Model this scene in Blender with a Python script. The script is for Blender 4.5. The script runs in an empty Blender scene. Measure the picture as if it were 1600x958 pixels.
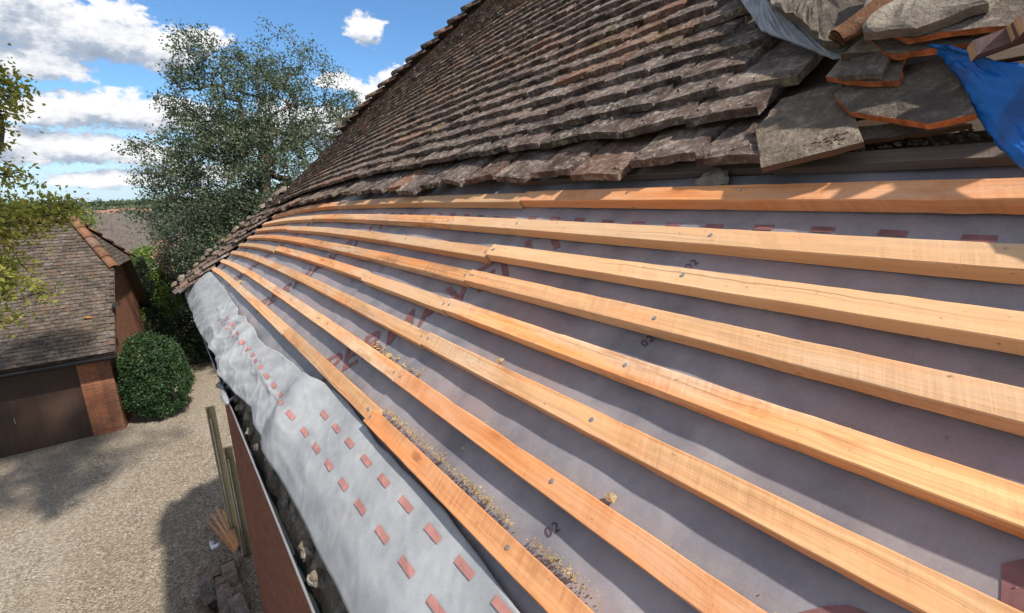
import bpy, math, random
import numpy as np
from mathutils import Vector, Matrix, noise as mnoise

# ------------------------------------------------------------------ camera, world, sun
SC = bpy.context.scene
CAM_F = np.array([0.56545525, 0.78977129, -0.23774286])
CAM_R = np.array([0.80835442, -0.58791081, -0.03039768])
CAM_U = np.array([0.16377881, 0.17499197, 0.97085236])
cd = bpy.data.cameras.new('camera'); cam = bpy.data.objects.new('camera', cd)
SC.collection.objects.link(cam); SC.camera = cam
cam.matrix_world = Matrix((( CAM_R[0], CAM_U[0], -CAM_F[0], 0), (CAM_R[1], CAM_U[1], -CAM_F[1], 0), (CAM_R[2], CAM_U[2], -CAM_F[2], 0), (0, 0, 0, 1)))
cd.sensor_fit = 'HORIZONTAL'; cd.sensor_width = 36; cd.lens = 36 * 759.57 / 1600
cd.clip_start = 0.02; cd.clip_end = 6000

SUN = Vector((0.88, -3.6, 4.65)).normalized()
sl = bpy.data.lights.new('sun', 'SUN'); sl.energy = 4.9; sl.angle = math.radians(1.6); sl.color = (1.0, 0.93, 0.82)
so_ = bpy.data.objects.new('sun', sl); SC.collection.objects.link(so_)
so_.rotation_euler = SUN.to_track_quat('Z', 'Y').to_euler()
SC.view_settings.view_transform = 'Standard'; SC.view_settings.look = 'None'
SC.view_settings.exposure = 0.52; SC.view_settings.gamma = 1; SC.view_settings.use_curve_mapping = False
SC.cycles.max_bounces = 5; SC.cycles.diffuse_bounces = 3; SC.cycles.glossy_bounces = 2
SC.cycles.transparent_max_bounces = 6; SC.cycles.transmission_bounces = 2

class NT:
    """small helper for node trees"""
    def __init__(s, tree): s.t = tree; s.n = tree.nodes; s.l = tree.links
    def new(s, typ, **kw):
        nd = s.n.new(typ)
        for k, v in kw.items(): setattr(nd, k, v)
        return nd
    def put(s, sock, v):
        if isinstance(v, bpy.types.NodeSocket): s.l.new(v, sock)
        elif v is not None: sock.default_value = v
    def math(s, op, a, b=None, c=None, clamp=False):
        nd = s.new('ShaderNodeMath', operation=op, use_clamp=clamp)
        s.put(nd.inputs[0], a); s.put(nd.inputs[1], b); s.put(nd.inputs[2], c)
        return nd.outputs[0]
    def mix(s, f, a, b, mode='MIX'):
        nd = s.new('ShaderNodeMix', data_type='RGBA', blend_type=mode)
        s.put(nd.inputs[0], f); s.put(nd.inputs[6], a); s.put(nd.inputs[7], b)
        return nd.outputs[2]
    def noise(s, vec, scale, detail=4, rough=0.55, out=0):
        nd = s.new('ShaderNodeTexNoise'); s.put(nd.inputs['Vector'], vec)
        nd.inputs['Scale'].default_value = scale; nd.inputs['Detail'].default_value = detail; nd.inputs['Roughness'].default_value = rough
        return nd.outputs[out]
    def ramp(s, f, *stops):
        nd = s.new('ShaderNodeValToRGB'); e = nd.color_ramp.elements
        while len(e) < len(stops): e.new(0.5)
        for el, (p, c) in zip(e, stops): el.position = p; el.color = c if len(c) == 4 else (*c, 1)
        s.put(nd.inputs[0], f); return nd.outputs[0]
    def range(s, v, a, b, c=0.0, d=1.0, smooth=False):
        nd = s.new('ShaderNodeMapRange'); nd.clamp = True
        if smooth: nd.interpolation_type = 'SMOOTHSTEP'
        s.put(nd.inputs[0], v)
        for i, x in enumerate((a, b, c, d)): nd.inputs[i + 1].default_value = x
        return nd.outputs[0]
    def map(s, vec, scale=(1, 1, 1), loc=(0, 0, 0)):
        nd = s.new('ShaderNodeMapping'); s.put(nd.inputs[0], vec)
        nd.inputs['Scale'].default_value = scale; nd.inputs['Location'].default_value = loc
        return nd.outputs[0]

W = bpy.data.worlds.new('World'); SC.world = W; W.use_nodes = True
w = NT(W.node_tree); w.n.clear()
wo = w.new('ShaderNodeOutputWorld'); bg = w.new('ShaderNodeBackground')
w.l.new(bg.outputs[0], wo.inputs[0]); bg.inputs[1].default_value = 0.1
sky = w.new('ShaderNodeTexSky', sky_type='NISHITA'); sky.sun_disc = False
sky.sun_elevation = math.asin(SUN.z); sky.sun_rotation = math.atan2(SUN.x, SUN.y)
sky.air_density = 1.0; sky.dust_density = 0.3; sky.ozone_density = 1.6; sky.altitude = 100
tc = w.new('ShaderNodeTexCoord')
# cloud masses in the sky: (azimuth, elevation, half width, half height) in degrees, weight
CLOUDS = [(-7, 14.2, 8.5, 3.4), (-1, 13.2, 6.5, 2.2), (3.4, 12.9, 3.6, 1.5), (6.6, 14.2, 2.0, 1.0), (-6.5, 10.6, 4.2, 1.3),
          (-20, 13, 9, 5), (-6.5, 7.0, 2.4, .9), (-2, 7.6, 5.5, 1.7), (2.6, 7.4, 3.6, 1.6), (-4, 4.3, 6.5, 1.3), (-9, 5.0, 3.5, 1.2),
          (0.5, 4.0, 4.5, 1.1), (-1, 1.9, 6, .8), (4.5, 2.2, 5, 1.1), (7.5, 5.5, 3.0, 1.6), (12, 6.6, 4.5, 2.0),
          (21.2, 15.9, 1.9, 1.25), (26.4, 12.3, 1.7, 1.7), (24.4, 10.9, 2.4, 1.8), (18.0, 11.0, 1.9, .9), (21.5, 9.6, 2.6, 1.1),
          (6, 18.2, 3.0, .5), (16, 6.5, 4.5, 2.4), (27, 8, 6, 2.2)]
grp = bpy.data.node_groups.new('cloud_density', 'ShaderNodeTree')
grp.interface.new_socket('Vector', in_out='INPUT', socket_type='NodeSocketVector')
grp.interface.new_socket('Lift', in_out='INPUT', socket_type='NodeSocketFloat')
grp.interface.new_socket('Density', in_out='OUTPUT', socket_type='NodeSocketFloat')
g = NT(grp); gi = g.new('NodeGroupInput'); go = g.new('NodeGroupOutput')
sep = g.new('ShaderNodeSeparateXYZ'); g.l.new(gi.outputs[0], sep.inputs[0])
az = g.math('MULTIPLY', g.math('ARCTAN2', sep.outputs[0], sep.outputs[1]), 57.2958)
el = g.math('ADD', g.math('MULTIPLY', g.math('ARCSINE', sep.outputs[2]), 57.2958), gi.outputs[1])
cmb = g.new('ShaderNodeCombineXYZ'); g.l.new(az, cmb.inputs[0]); g.l.new(el, cmb.inputs[1])
n1 = g.math('ADD', g.math('MULTIPLY', g.noise(g.map(cmb.outputs[0], (0.26, 0.50, 1)), 1.0, 9, 0.66), 0.72), g.math('MULTIPLY', g.noise(g.map(cmb.outputs[0], (1.1, 1.5, 1), (4, 9, 0)), 1.0, 6, 0.6), 0.28))
n2 = g.noise(g.map(cmb.outputs[0], (0.05, 0.11, 1), (3, 7, 0)), 1.0, 3, 0.5)
best = None
for a, e, ww, hh in CLOUDS:
    dx = g.math('DIVIDE', g.math('SUBTRACT', az, a), ww)
    dy = g.math('DIVIDE', g.math('SUBTRACT', el, e), hh)
    d = g.math('SUBTRACT', 1.0, g.math('SQRT', g.math('ADD', g.math('MULTIPLY', dx, dx), g.math('MULTIPLY', dy, dy))))
    best = d if best is None else g.math('SMOOTH_MAX', best, d, 0.25)
far = g.range(g.math('ABSOLUTE', g.math('SUBTRACT', az, 9)), 20, 30)
far2 = g.range(el, 19, 24)
off = g.math('MAXIMUM', far, far2)
gen = g.math('SUBTRACT', g.math('MULTIPLY', g.math('SUBTRACT', n2, 0.47), 5.0), g.math('MULTIPLY', g.math('SUBTRACT', 1.0, off), 6.0))
best = g.math('MAXIMUM', best, gen)
dens = g.math('ADD', best, g.math('MULTIPLY', g.math('SUBTRACT', n1, 0.51), 3.6))
g.l.new(dens, go.inputs[0])
def cloud(lift):
    nd = w.new('ShaderNodeGroup'); nd.node_tree = grp
    w.l.new(tc.outputs['Generated'], nd.inputs[0]); nd.inputs[1].default_value = lift
    return nd.outputs[0]
d0 = cloud(0.0); d1 = cloud(1.3)
cover = w.range(d0, -0.22, 0.18, smooth=True)
shade = w.math('ADD', w.math('MULTIPLY', w.math('SUBTRACT', d1, d0), 0.75), w.math('ADD', w.math('MULTIPLY', w.range(d0, 0.2, 1.5), 0.62), 0.16))
ccol = w.ramp(shade, (0.0, (7.0, 7.0, 7.1)), (0.22, (5.7, 5.9, 6.3)), (0.5, (3.3, 3.8, 4.6)), (1.0, (2.3, 2.8, 3.6)))
sk = w.mix(1.0, sky.outputs[0], (0.64, 0.92, 1.16, 1), 'MULTIPLY')
sz_ = w.new('ShaderNodeSeparateXYZ'); w.l.new(tc.outputs['Generated'], sz_.inputs[0])
sk = w.mix(w.math('MULTIPLY', w.range(sz_.outputs[2], 0.16, 0.0), 0.75), sk, (4.6, 5.7, 6.9, 1))
w.l.new(w.mix(cover, sk, ccol), bg.inputs[0])

# ------------------------------------------------------------------ materials
def newmat(name, rough=0.8, spec=0.3):
    m = bpy.data.materials.new(name); m.use_nodes = True
    n = NT(m.node_tree); b = n.n['Principled BSDF']
    b.inputs['Roughness'].default_value = rough; b.inputs['Specular IOR Level'].default_value = spec
    return m, n, b
def bump(n, b, h, strength=0.5, dist=0.01):
    bp = n.new('ShaderNodeBump'); bp.inputs['Strength'].default_value = strength; bp.inputs['Distance'].default_value = dist
    n.put(bp.inputs['Height'], h); n.l.new(bp.outputs[0], b.inputs['Normal'])
def objrand(n): return n.new('ShaderNodeObjectInfo').outputs['Random']
def obcoord(n): return n.new('ShaderNodeTexCoord').outputs['Object']
def uvc(n): return n.new('ShaderNodeTexCoord').outputs['UV']
def attr(n, name, out='Fac'): return n.new('ShaderNodeAttribute', attribute_name=name).outputs[out]

def simple(name, col, rough=0.8, var=0.25, scale=8, bscale=40, bstr=0.3, spec=0.3, bd=0.01, metal=0):
    m, n, b = newmat(name, rough, spec); c = obcoord(n)
    f = n.noise(c, scale, 5)
    dark = tuple(x * (1 - var) for x in col); light = tuple(min(1, x * (1 + var)) for x in col)
    n.l.new(n.ramp(f, (0.3, dark), (0.7, light)), b.inputs['Base Color'])
    b.inputs['Metallic'].default_value = metal
    bump(n, b, n.noise(c, bscale, 6, 0.65), bstr, bd)
    return m

def wood_mat(name, c_lo, c_hi, c_or, grey=(0.50, 0.38, 0.25), saw=1.0):
    m, n, b = newmat(name, 0.62, 0.25); uv = uvc(n); r = objrand(n)
    ofs = n.new('ShaderNodeCombineXYZ'); n.l.new(n.math('MULTIPLY', r, 37.0), ofs.inputs[0]); n.l.new(n.math('MULTIPLY', r, 11.0), ofs.inputs[1])
    v = n.new('ShaderNodeVectorMath', operation='ADD'); n.l.new(uv, v.inputs[0]); n.l.new(ofs.outputs[0], v.inputs[1]); uv = v.outputs[0]
    warp = n.noise(n.map(uv, (5, 14, 1)), 1.0, 3)
    vy = n.new('ShaderNodeCombineXYZ'); n.l.new(n.math('MULTIPLY', warp, 0.02), vy.inputs[1])
    v2 = n.new('ShaderNodeVectorMath', operation='ADD'); n.l.new(uv, v2.inputs[0]); n.l.new(vy.outputs[0], v2.inputs[1])
    grain = n.noise(n.map(v2.outputs[0], (1.5, 150, 1)), 1.0, 4, 0.55)
    big = n.noise(n.map(uv, (3.0, 18, 1)), 1.0, 4)
    col = n.ramp(grain, (0.32, c_lo), (0.62, c_hi))
    col = n.mix(n.math('MULTIPLY', n.range(big, 0.44, 0.64), 0.85), col, (*c_or, 1))
    col = n.mix(n.math('MULTIPLY', n.range(n.noise(n.map(uv, (1.6, 9, 1), (5, 1, 0)), 1.0, 4), 0.46, 0.62), 0.85), col, (*grey, 1))
    # saw marks across the board
    mp = n.new('ShaderNodeMapping'); n.l.new(uv, mp.inputs[0]); mp.inputs['Rotation'].default_value = (0, 0, 0.30); mp.inputs['Scale'].default_value = (1, 1, 1)
    sawn = n.math('MULTIPLY', n.noise(n.map(mp.outputs[0], (85, 5, 1)), 1.0, 3, 0.6), n.range(n.noise(n.map(uv, (3.2, 12, 1), (3, 3, 0)), 1.0, 3), 0.42, 0.58, 0.15, 1.0))
    col = n.mix(n.math('MULTIPLY', n.range(sawn, 0.30, 0.62), 0.46 * saw), col, (*[x * 0.62 for x in c_lo], 1))
    # knots
    vo = n.new('ShaderNodeTexVoronoi'); n.l.new(n.map(uv, (5.5, 17, 1)), vo.inputs['Vector']); vo.inputs['Scale'].default_value = 1.0
    kc = n.new('ShaderNodeSeparateColor'); n.l.new(vo.outputs['Color'], kc.inputs[0])
    on = n.math('GREATER_THAN', kc.outputs[0], 0.62)
    kd = n.math('ADD', vo.outputs['Distance'], n.math('MULTIPLY', n.math('SUBTRACT', grain, 0.5), 0.16))
    halo = n.math('MULTIPLY', n.range(kd, 0.34, 0.10), on)
    core = n.math('MULTIPLY', n.range(kd, 0.15, 0.09), on)
    col = n.mix(n.math('MULTIPLY', halo, 0.65), col, (0.55, 0.20, 0.07, 1))
    col = n.mix(n.math('MULTIPLY', core, 0.75), col, (0.20, 0.08, 0.035, 1))
    wet = n.noise(n.map(uv, (7, 30, 1), (9, 4, 0)), 1.0, 4, 0.6)
    col = n.mix(n.math('MULTIPLY', n.range(wet, 0.53, 0.66), 0.5), col, (c_lo[0] * .55, c_lo[1] * .5, c_lo[2] * .45, 1))
    tint = n.math('FRACT', n.math('MULTIPLY', r, 7.31))
    col = n.mix(n.math('MULTIPLY', n.range(tint, 0.45, 0.9), 0.75), col, (c_hi[0] * .78, c_hi[1] * .84, c_hi[2] * .95, 1))
    col = n.mix(n.math('MULTIPLY', n.range(tint, 0.35, 0.0), 0.6), col, (*c_or, 1))
    spl = n.noise(n.map(v2.outputs[0], (1.3, 330, 1), (2, 2, 0)), 1.0, 2, 0.4)
    ridge = n.math('MULTIPLY', n.range(spl, 0.66, 0.72), n.range(n.math('FRACT', n.math('MULTIPLY', r, 3.7)), 0.3, 0.8, 0.15, 1.0))
    col = n.mix(n.math('MULTIPLY', ridge, 0.75), col, (0.16, 0.085, 0.045, 1))
    # grime specks
    sp = n.noise(n.map(uv, (60, 90, 1)), 1.0, 3, 0.6)
    col = n.mix(n.math('MULTIPLY', n.range(sp, 0.66, 0.74), 0.7), col, (0.14, 0.09, 0.06, 1))
    hs = n.new('ShaderNodeHueSaturation'); n.l.new(col, hs.inputs['Color'])
    n.l.new(n.range(r, 0, 1, 0.74, 1.15), hs.inputs['Value']); hs.inputs['Saturation'].default_value = 1.0
    n.l.new(hs.outputs[0], b.inputs['Base Color'])
    hgt = n.math('SUBTRACT', n.math('ADD', n.math('MULTIPLY', grain, 0.7), n.math('MULTIPLY', sawn, 0.8)), ridge)
    bump(n, b, hgt, 0.8, 0.0018)
    return m
M_BATTEN = wood_mat('new_softwood', (0.50, 0.215, 0.085), (0.77, 0.445, 0.215), (0.76, 0.27, 0.085), (0.60, 0.46, 0.33))
M_BATTEN_RED = wood_mat('red_softwood', (0.44, 0.20, 0.09), (0.58, 0.30, 0.14), (0.58, 0.22, 0.08), (0.46, 0.28, 0.16), 1.4)
M_OLDWOOD = wood_mat('old_grey_wood', (0.10, 0.085, 0.08), (0.21, 0.18, 0.165), (0.12, 0.08, 0.06), (0.17, 0.15, 0.14), 0.3)
M_DARKWOOD = wood_mat('dark_old_wood', (0.05, 0.035, 0.028), (0.11, 0.075, 0.055), (0.08, 0.045, 0.03), (0.10, 0.08, 0.06), 0.3)
M_PINKWOOD = wood_mat('treated_pink_wood', (0.10, 0.062, 0.066), (0.17, 0.11, 0.11), (0.14, 0.07, 0.07), (0.16, 0.12, 0.12), 0.5)
M_YELWOOD = wood_mat('weathered_pale_wood', (0.36, 0.29, 0.14), (0.60, 0.50, 0.28), (0.46, 0.35, 0.16), (0.52, 0.46, 0.32), 0.3)
M_ENDGRAIN = simple('cut_end_grain', (0.46, 0.31, 0.19), 0.85, 0.2, 60, 200, 0.3)
M_NAIL = simple('galvanised_nail', (0.42, 0.45, 0.48), 0.38, 0.15, 90, 200, 0.2, 0.6, 0.001, 0.85)

def felt_mat(name, lo, hi, rough, warm=0.35):
    m, n, b = newmat(name, rough, 0.42); c = obcoord(n)
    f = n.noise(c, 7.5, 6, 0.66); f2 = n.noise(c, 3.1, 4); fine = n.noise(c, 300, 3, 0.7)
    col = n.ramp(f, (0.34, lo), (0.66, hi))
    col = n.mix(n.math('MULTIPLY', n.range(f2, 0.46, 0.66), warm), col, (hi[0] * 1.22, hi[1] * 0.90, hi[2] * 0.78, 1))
    col = n.mix(n.math('MULTIPLY', n.range(fine, 0.4, 0.7), 0.16), col, (lo[0] * .5, lo[1] * .5, lo[2] * .5, 1))
    dirt = n.noise(c, 34, 6, 0.75)
    col = n.mix(n.math('MULTIPLY', n.range(dirt, 0.58, 0.74), 0.42), col, (0.19, 0.14, 0.10, 1))
    n.l.new(col, b.inputs['Base Color'])
    n.l.new(n.range(f, 0.3, 0.7, rough - 0.08, rough + 0.12), b.inputs['Roughness'])
    wv = n.new('ShaderNodeTexWave'); n.l.new(c, wv.inputs[0]); wv.inputs['Scale'].default_value = 190; wv.inputs['Distortion'].default_value = 0.4; wv.bands_direction = 'Y'
    wx = n.new('ShaderNodeTexWave'); n.l.new(c, wx.inputs[0]); wx.inputs['Scale'].default_value = 190; wx.inputs['Distortion'].default_value = 0.4; wx.bands_direction = 'X'
    hh = n.math('ADD', n.math('MULTIPLY', n.math('ADD', wv.outputs['Fac'], wx.outputs['Fac']), 0.02), n.math('MULTIPLY', n.noise(c, 22, 5), 0.8))
    bump(n, b, hh, 0.5, 0.003)
    return m
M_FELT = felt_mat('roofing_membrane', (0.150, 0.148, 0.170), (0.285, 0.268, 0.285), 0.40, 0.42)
M_FLAP = felt_mat('pale_eaves_membrane', (0.25, 0.262, 0.28), (0.36, 0.372, 0.39), 0.62, 0.04)
M_PRINT = simple('red_print', (0.185, 0.085, 0.085), 0.6, 0.3, 25, 200, 0.1)
M_PRINT2 = simple('faded_red_print', (0.37, 0.175, 0.155), 0.6, 0.15, 40, 200, 0.1)
M_INK = simple('dark_ink', (0.075, 0.045, 0.06), 0.6, 0.1)

def tile_mat(name, base, base2, lichen, moss, terr, bstr=0.9, shade_attr=False):
    m, n, b = newmat(name, 0.9, 0.15); c = obcoord(n)
    if shade_attr: r = attr(n, 'rnd')
    else: r = objrand(n)
    ofs = n.new('ShaderNodeCombineXYZ')
    for i, k in enumerate((31.0, 17.0, 23.0)): n.l.new(n.math('MULTIPLY', r, k), ofs.inputs[i])
    v = n.new('ShaderNodeVectorMath', operation='ADD'); n.l.new(c, v.inputs[0]); n.l.new(ofs.outputs[0], v.inputs[1]); c = v.outputs[0]
    f = n.noise(c, 14, 6, 0.65); f2 = n.noise(c, 60, 6, 0.7); f3 = n.noise(c, 5, 4)
    col = n.mix(n.range(f, 0.35, 0.65), (*base, 1), (*base2, 1))
    r2 = n.math('FRACT', n.math('MULTIPLY', r, 13.7))
    hv = n.new('ShaderNodeHueSaturation'); n.l.new(col, hv.inputs['Color']); n.l.new(n.range(r2, 0, 1, 0.62, 1.45), hv.inputs['Value']); n.l.new(n.range(r, 0, 1, 0.8, 1.3), hv.inputs['Saturation']); col = hv.outputs[0]
    col = n.mix(n.math('MULTIPLY', n.range(r, 0.80, 0.96), 0.62), col, (*terr, 1))
    col = n.mix(n.math('MULTIPLY', n.range(f3, 0.52, 0.66), 0.45), col, (*[x * 0.55 for x in base], 1))
    lm = n.math('MULTIPLY', n.range(f2, 0.50, 0.62), n.range(f, 0.38, 0.6))
    col = n.mix(n.math('MULTIPLY', lm, 0.75), col, (*lichen, 1))
    mo = n.math('MULTIPLY', n.range(n.noise(c, 3.0, 4), 0.58, 0.68), n.range(f2, 0.42, 0.6))
    col = n.mix(n.math('MULTIPLY', mo, 0.7), col, (*moss, 1))
    col = n.mix(n.range(f2, 0.40, 0.28), col, (*[x * 0.3 for x in base], 1))
    n.l.new(col, b.inputs['Base Color'])
    hh = n.math('ADD', n.math('MULTIPLY', f2, 1.0), n.math('MULTIPLY', n.noise(c, 190, 4, 0.7), 0.45))
    bump(n, b, hh, bstr, 0.012)
    return m
TCOL = ((0.050, 0.034, 0.030), (0.175, 0.130, 0.110), (0.46, 0.41, 0.36), (0.24, 0.21, 0.06), (0.27, 0.13, 0.08))
M_TILE = tile_mat('weathered_clay_tile', *TCOL)
M_TILES = tile_mat('weathered_clay_tiles', *TCOL, shade_attr=True)
M_SLAB = tile_mat('grey_lichen_tile', (0.095, 0.078, 0.066), (0.20, 0.168, 0.138), (0.33, 0.29, 0.24), (0.22, 0.19, 0.10), (0.20, 0.14, 0.11), 0.9)
M_TERRA = simple('broken_terracotta', (0.47, 0.145, 0.05), 0.9, 0.5, 55, 180, 0.9)
M_MORTAR = tile_mat('old_mortar', (0.15, 0.12, 0.095), (0.27, 0.23, 0.18), (0.38, 0.335, 0.27), (0.25, 0.19, 0.10), (0.30, 0.24, 0.18), 1.0)
M_LEAD = simple('streaked_lead', (0.27, 0.29, 0.31), 0.5, 0.25, 22, 90, 0.4, 0.4)
M_GTILE = tile_mat('garage_clay_tile', (0.050, 0.040, 0.036), (0.105, 0.084, 0.072), (0.23, 0.205, 0.16), (0.13, 0.125, 0.05), (0.115, 0.07, 0.052), 0.6, True)
M_RIDGE = tile_mat('orange_ridge_tile', (0.12, 0.068, 0.048), (0.19, 0.105, 0.07), (0.22, 0.18, 0.14), (0.13, 0.12, 0.05), (0.20, 0.105, 0.065), 0.6)
M_GUT = simple('black_gutter', (0.035, 0.042, 0.05), 0.35, 0.2, 10, 60, 0.15, 0.5)
M_GUTLIP = simple('grey_gutter_lip', (0.20, 0.205, 0.22), 0.4, 0.2, 10, 60, 0.15, 0.5)
M_DEBRIS = simple('sandy_debris', (0.36, 0.27, 0.15), 0.95, 0.4, 60, 120, 0.8)
M_BROWNDOOR = simple('brown_garage_door', (0.060, 0.036, 0.026), 0.55, 0.12, 3, 40, 0.1)
M_BLACK = simple('black_metal', (0.012, 0.012, 0.014), 0.45, 0.1)
M_WHITE = simple('white_paint', (0.72, 0.73, 0.78), 0.5, 0.06, 3, 60, 0.1)
M_FASCIA = simple('dark_brown_fascia', (0.045, 0.03, 0.025), 0.6, 0.2)
M_BARK = simple('tree_bark', (0.10, 0.08, 0.065), 0.95, 0.35, 12, 50, 0.8)
M_TARP, n_, b_ = newmat('blue_tarpaulin', 0.42, 0.4)
c_ = obcoord(n_)
sp_ = n_.noise(n_.map(c_, (7, 14, 7)), 1.0, 2)
n_.l.new(n_.mix(n_.range(sp_, 0.58, 0.62), (0.004, 0.115, 0.42, 1), (0.010, 0.075, 0.27, 1)), b_.inputs['Base Color'])
bump(n_, b_, n_.noise(c_, 30, 4), 0.3, 0.004)

def brick_mat(name, c1, c2, mort, scale=1.0):
    m, n, b = newmat(name, 0.9, 0.15); uv = uvc(n)
    bt = n.new('ShaderNodeTexBrick'); n.l.new(uv, bt.inputs['Vector'])
    bt.inputs['Scale'].default_value = 1.0; bt.inputs['Brick Width'].default_value = 0.225; bt.inputs['Row Height'].default_value = 0.075
    bt.inputs['Mortar Size'].default_value = 0.006; bt.inputs['Mortar Smooth'].default_value = 0.2
    bt.inputs['Color1'].default_value = (*c1, 1); bt.inputs['Color2'].default_value = (*c2, 1); bt.inputs['Mortar'].default_value = (*mort, 1)
    f = n.noise(uv, 9, 6, 0.7)
    col = n.mix(n.math('MULTIPLY', n.range(f, 0.45, 0.7), 0.5), bt.outputs['Color'], (*[x * 0.45 for x in c1], 1))
    n.l.new(col, b.inputs['Base Color'])
    bump(n, b, n.math('SUBTRACT', n.math('MULTIPLY', n.noise(uv, 60, 4), 0.4), bt.outputs['Fac']), 0.8, 0.01)
    return m
M_BRICK = brick_mat('red_brick', (0.22, 0.075, 0.042), (0.14, 0.052, 0.036), (0.22, 0.155, 0.12))
M_BRICK2 = brick_mat('orange_brick', (0.38, 0.14, 0.07), (0.29, 0.11, 0.06), (0.34, 0.24, 0.17))
M_BRICK3 = brick_mat('brown_gable_brick', (0.25, 0.105, 0.06), (0.18, 0.08, 0.052), (0.26, 0.17, 0.12))

def gravel_mat():
    m, n, b = newmat('beige_gravel', 0.95, 0.1); c = obcoord(n)
    vo = n.new('ShaderNodeTexVoronoi'); n.l.new(c, vo.inputs['Vector']); vo.inputs['Scale'].default_value = 52; vo.inputs['Randomness'].default_value = 1
    sc = n.new('ShaderNodeSeparateColor'); n.l.new(vo.outputs['Color'], sc.inputs[0])
    v2 = n.new('ShaderNodeTexVoronoi'); n.l.new(c, v2.inputs['Vector']); v2.inputs['Scale'].default_value = 26
    s2 = n.new('ShaderNodeSeparateColor'); n.l.new(v2.outputs['Color'], s2.inputs[0])
    mixr = n.math('ADD', n.math('MULTIPLY', sc.outputs[0], 0.6), n.math('MULTIPLY', s2.outputs[1], 0.4))
    col = n.ramp(mixr, (0.0, (0.10, 0.08, 0.06)), (0.35, (0.26, 0.215, 0.165)), (0.65, (0.39, 0.33, 0.26)), (1.0, (0.64, 0.58, 0.49)))
    big = n.noise(c, 0.5, 4)
    col = n.mix(n.math('MULTIPLY', n.range(big, 0.4, 0.68), 0.35), col, (0.27, 0.20, 0.13, 1))
    trk = n.noise(n.map(c, (0.9, 0.16, 1)), 1.0, 3, 0.5)
    col = n.mix(n.math('MULTIPLY', n.range(trk, 0.48, 0.62), 0.30), col, (0.50, 0.44, 0.36, 1))
    sp = n.noise(c, 45, 4, 0.7)
    col = n.mix(n.math('MULTIPLY', n.range(sp, 0.60, 0.70), 0.5), col, (0.10, 0.07, 0.045, 1))
    n.l.new(col, b.inputs['Base Color'])
    bump(n, b, n.math('SUBTRACT', n.math('MULTIPLY', mixr, 0.6), vo.outputs['Distance']), 1.0, 0.03)
    return m
M_GRAVEL = gravel_mat()
def ground_mat():
    m, n, b = newmat('fields_and_grass', 0.95, 0.1); c = obcoord(n)
    f = n.noise(c, 0.012, 5, 0.6); f2 = n.noise(c, 0.6, 5)
    vo = n.new('ShaderNodeTexVoronoi'); n.l.new(n.map(c, (1, 0.45, 1)), vo.inputs['Vector']); vo.inputs['Scale'].default_value = 0.012
    s = n.new('ShaderNodeSeparateColor'); n.l.new(vo.outputs['Color'], s.inputs[0])
    col = n.ramp(s.outputs[0], (0.0, (0.06, 0.085, 0.025)), (0.4, (0.10, 0.12, 0.04)), (0.6, (0.22, 0.17, 0.09)), (1.0, (0.30, 0.22, 0.12)))
    col = n.mix(n.math('MULTIPLY', f2, 0.4), col, (0.05, 0.06, 0.02, 1))
    n.l.new(col, b.inputs['Base Color']); bump(n, b, f2, 0.4, 0.05)
    return m
M_GROUND = ground_mat()
def leaf_mat(name, dark, mid, light, trans=0.35):
    m, n, b = newmat(name, 0.55, 0.35)
    r = attr(n, 'rnd')
    col = n.ramp(r, (0.0, dark), (0.5, mid), (1.0, light))
    n.l.new(col, b.inputs['Base Color'])
    tr = n.new('ShaderNodeBsdfTranslucent'); n.l.new(n.mix(0.4, col, (*light, 1)), tr.inputs[0])
    mx = n.new('ShaderNodeMixShader'); mx.inputs[0].default_value = trans
    n.l.new(b.outputs[0], mx.inputs[1]); n.l.new(tr.outputs[0], mx.inputs[2])
    n.l.new(mx.outputs[0], n.n['Material Output'].inputs[0])
    return m
M_LEAF_BIG = leaf_mat('dark_blue_green_leaves', (0.026, 0.048, 0.034), (0.070, 0.105, 0.066), (0.17, 0.20, 0.095), 0.32)
M_LEAF_YEL = leaf_mat('yellow_green_leaves', (0.10, 0.14, 0.025), (0.27, 0.30, 0.06), (0.55, 0.47, 0.11), 0.5)
M_LEAF_YEW = leaf_mat('clipped_yew_leaves', (0.010, 0.028, 0.010), (0.022, 0.055, 0.018), (0.06, 0.11, 0.03), 0.12)
M_LEAF_SHRUB = leaf_mat('bright_shrub_leaves', (0.05, 0.09, 0.015), (0.12, 0.19, 0.035), (0.26, 0.30, 0.07), 0.4)
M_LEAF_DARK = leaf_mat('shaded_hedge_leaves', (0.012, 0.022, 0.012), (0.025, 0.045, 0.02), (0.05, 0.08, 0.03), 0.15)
M_LEAF_PINK = leaf_mat('dry_pinkish_leaves', (0.22, 0.13, 0.09), (0.38, 0.24, 0.17), (0.5, 0.36, 0.27), 0.3)

# ------------------------------------------------------------------ builders
COL = SC.collection
def link(o, parent=None):
    COL.objects.link(o)
    if parent is not None: o.parent = parent
    return o
def mesh_obj(name, verts, faces, mat, parent=None, smooth=False, uvs=None, mats=None, fmat=None):
    me = bpy.data.meshes.new(name)
    me.from_pydata([tuple(map(float, v)) for v in verts], [], [tuple(f) for f in faces])
    for mm in (mats or [mat]): me.materials.append(mm)
    if fmat is not None: me.polygons.foreach_set('material_index', fmat)
    if uvs is not None:
        ul = me.uv_layers.new(name='UVMap'); li = np.empty(len(me.loops), dtype=np.int32); me.loops.foreach_get('vertex_index', li)
        if len(uvs) == len(verts): ul.data.foreach_set('uv', np.asarray(uvs, float)[li].ravel())
        else: ul.data.foreach_set('uv', np.asarray(uvs, float).ravel())
    if smooth: me.polygons.foreach_set('use_smooth', [True] * len(me.polygons))
    me.update()
    return link(bpy.data.objects.new(name, me), parent)
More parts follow.
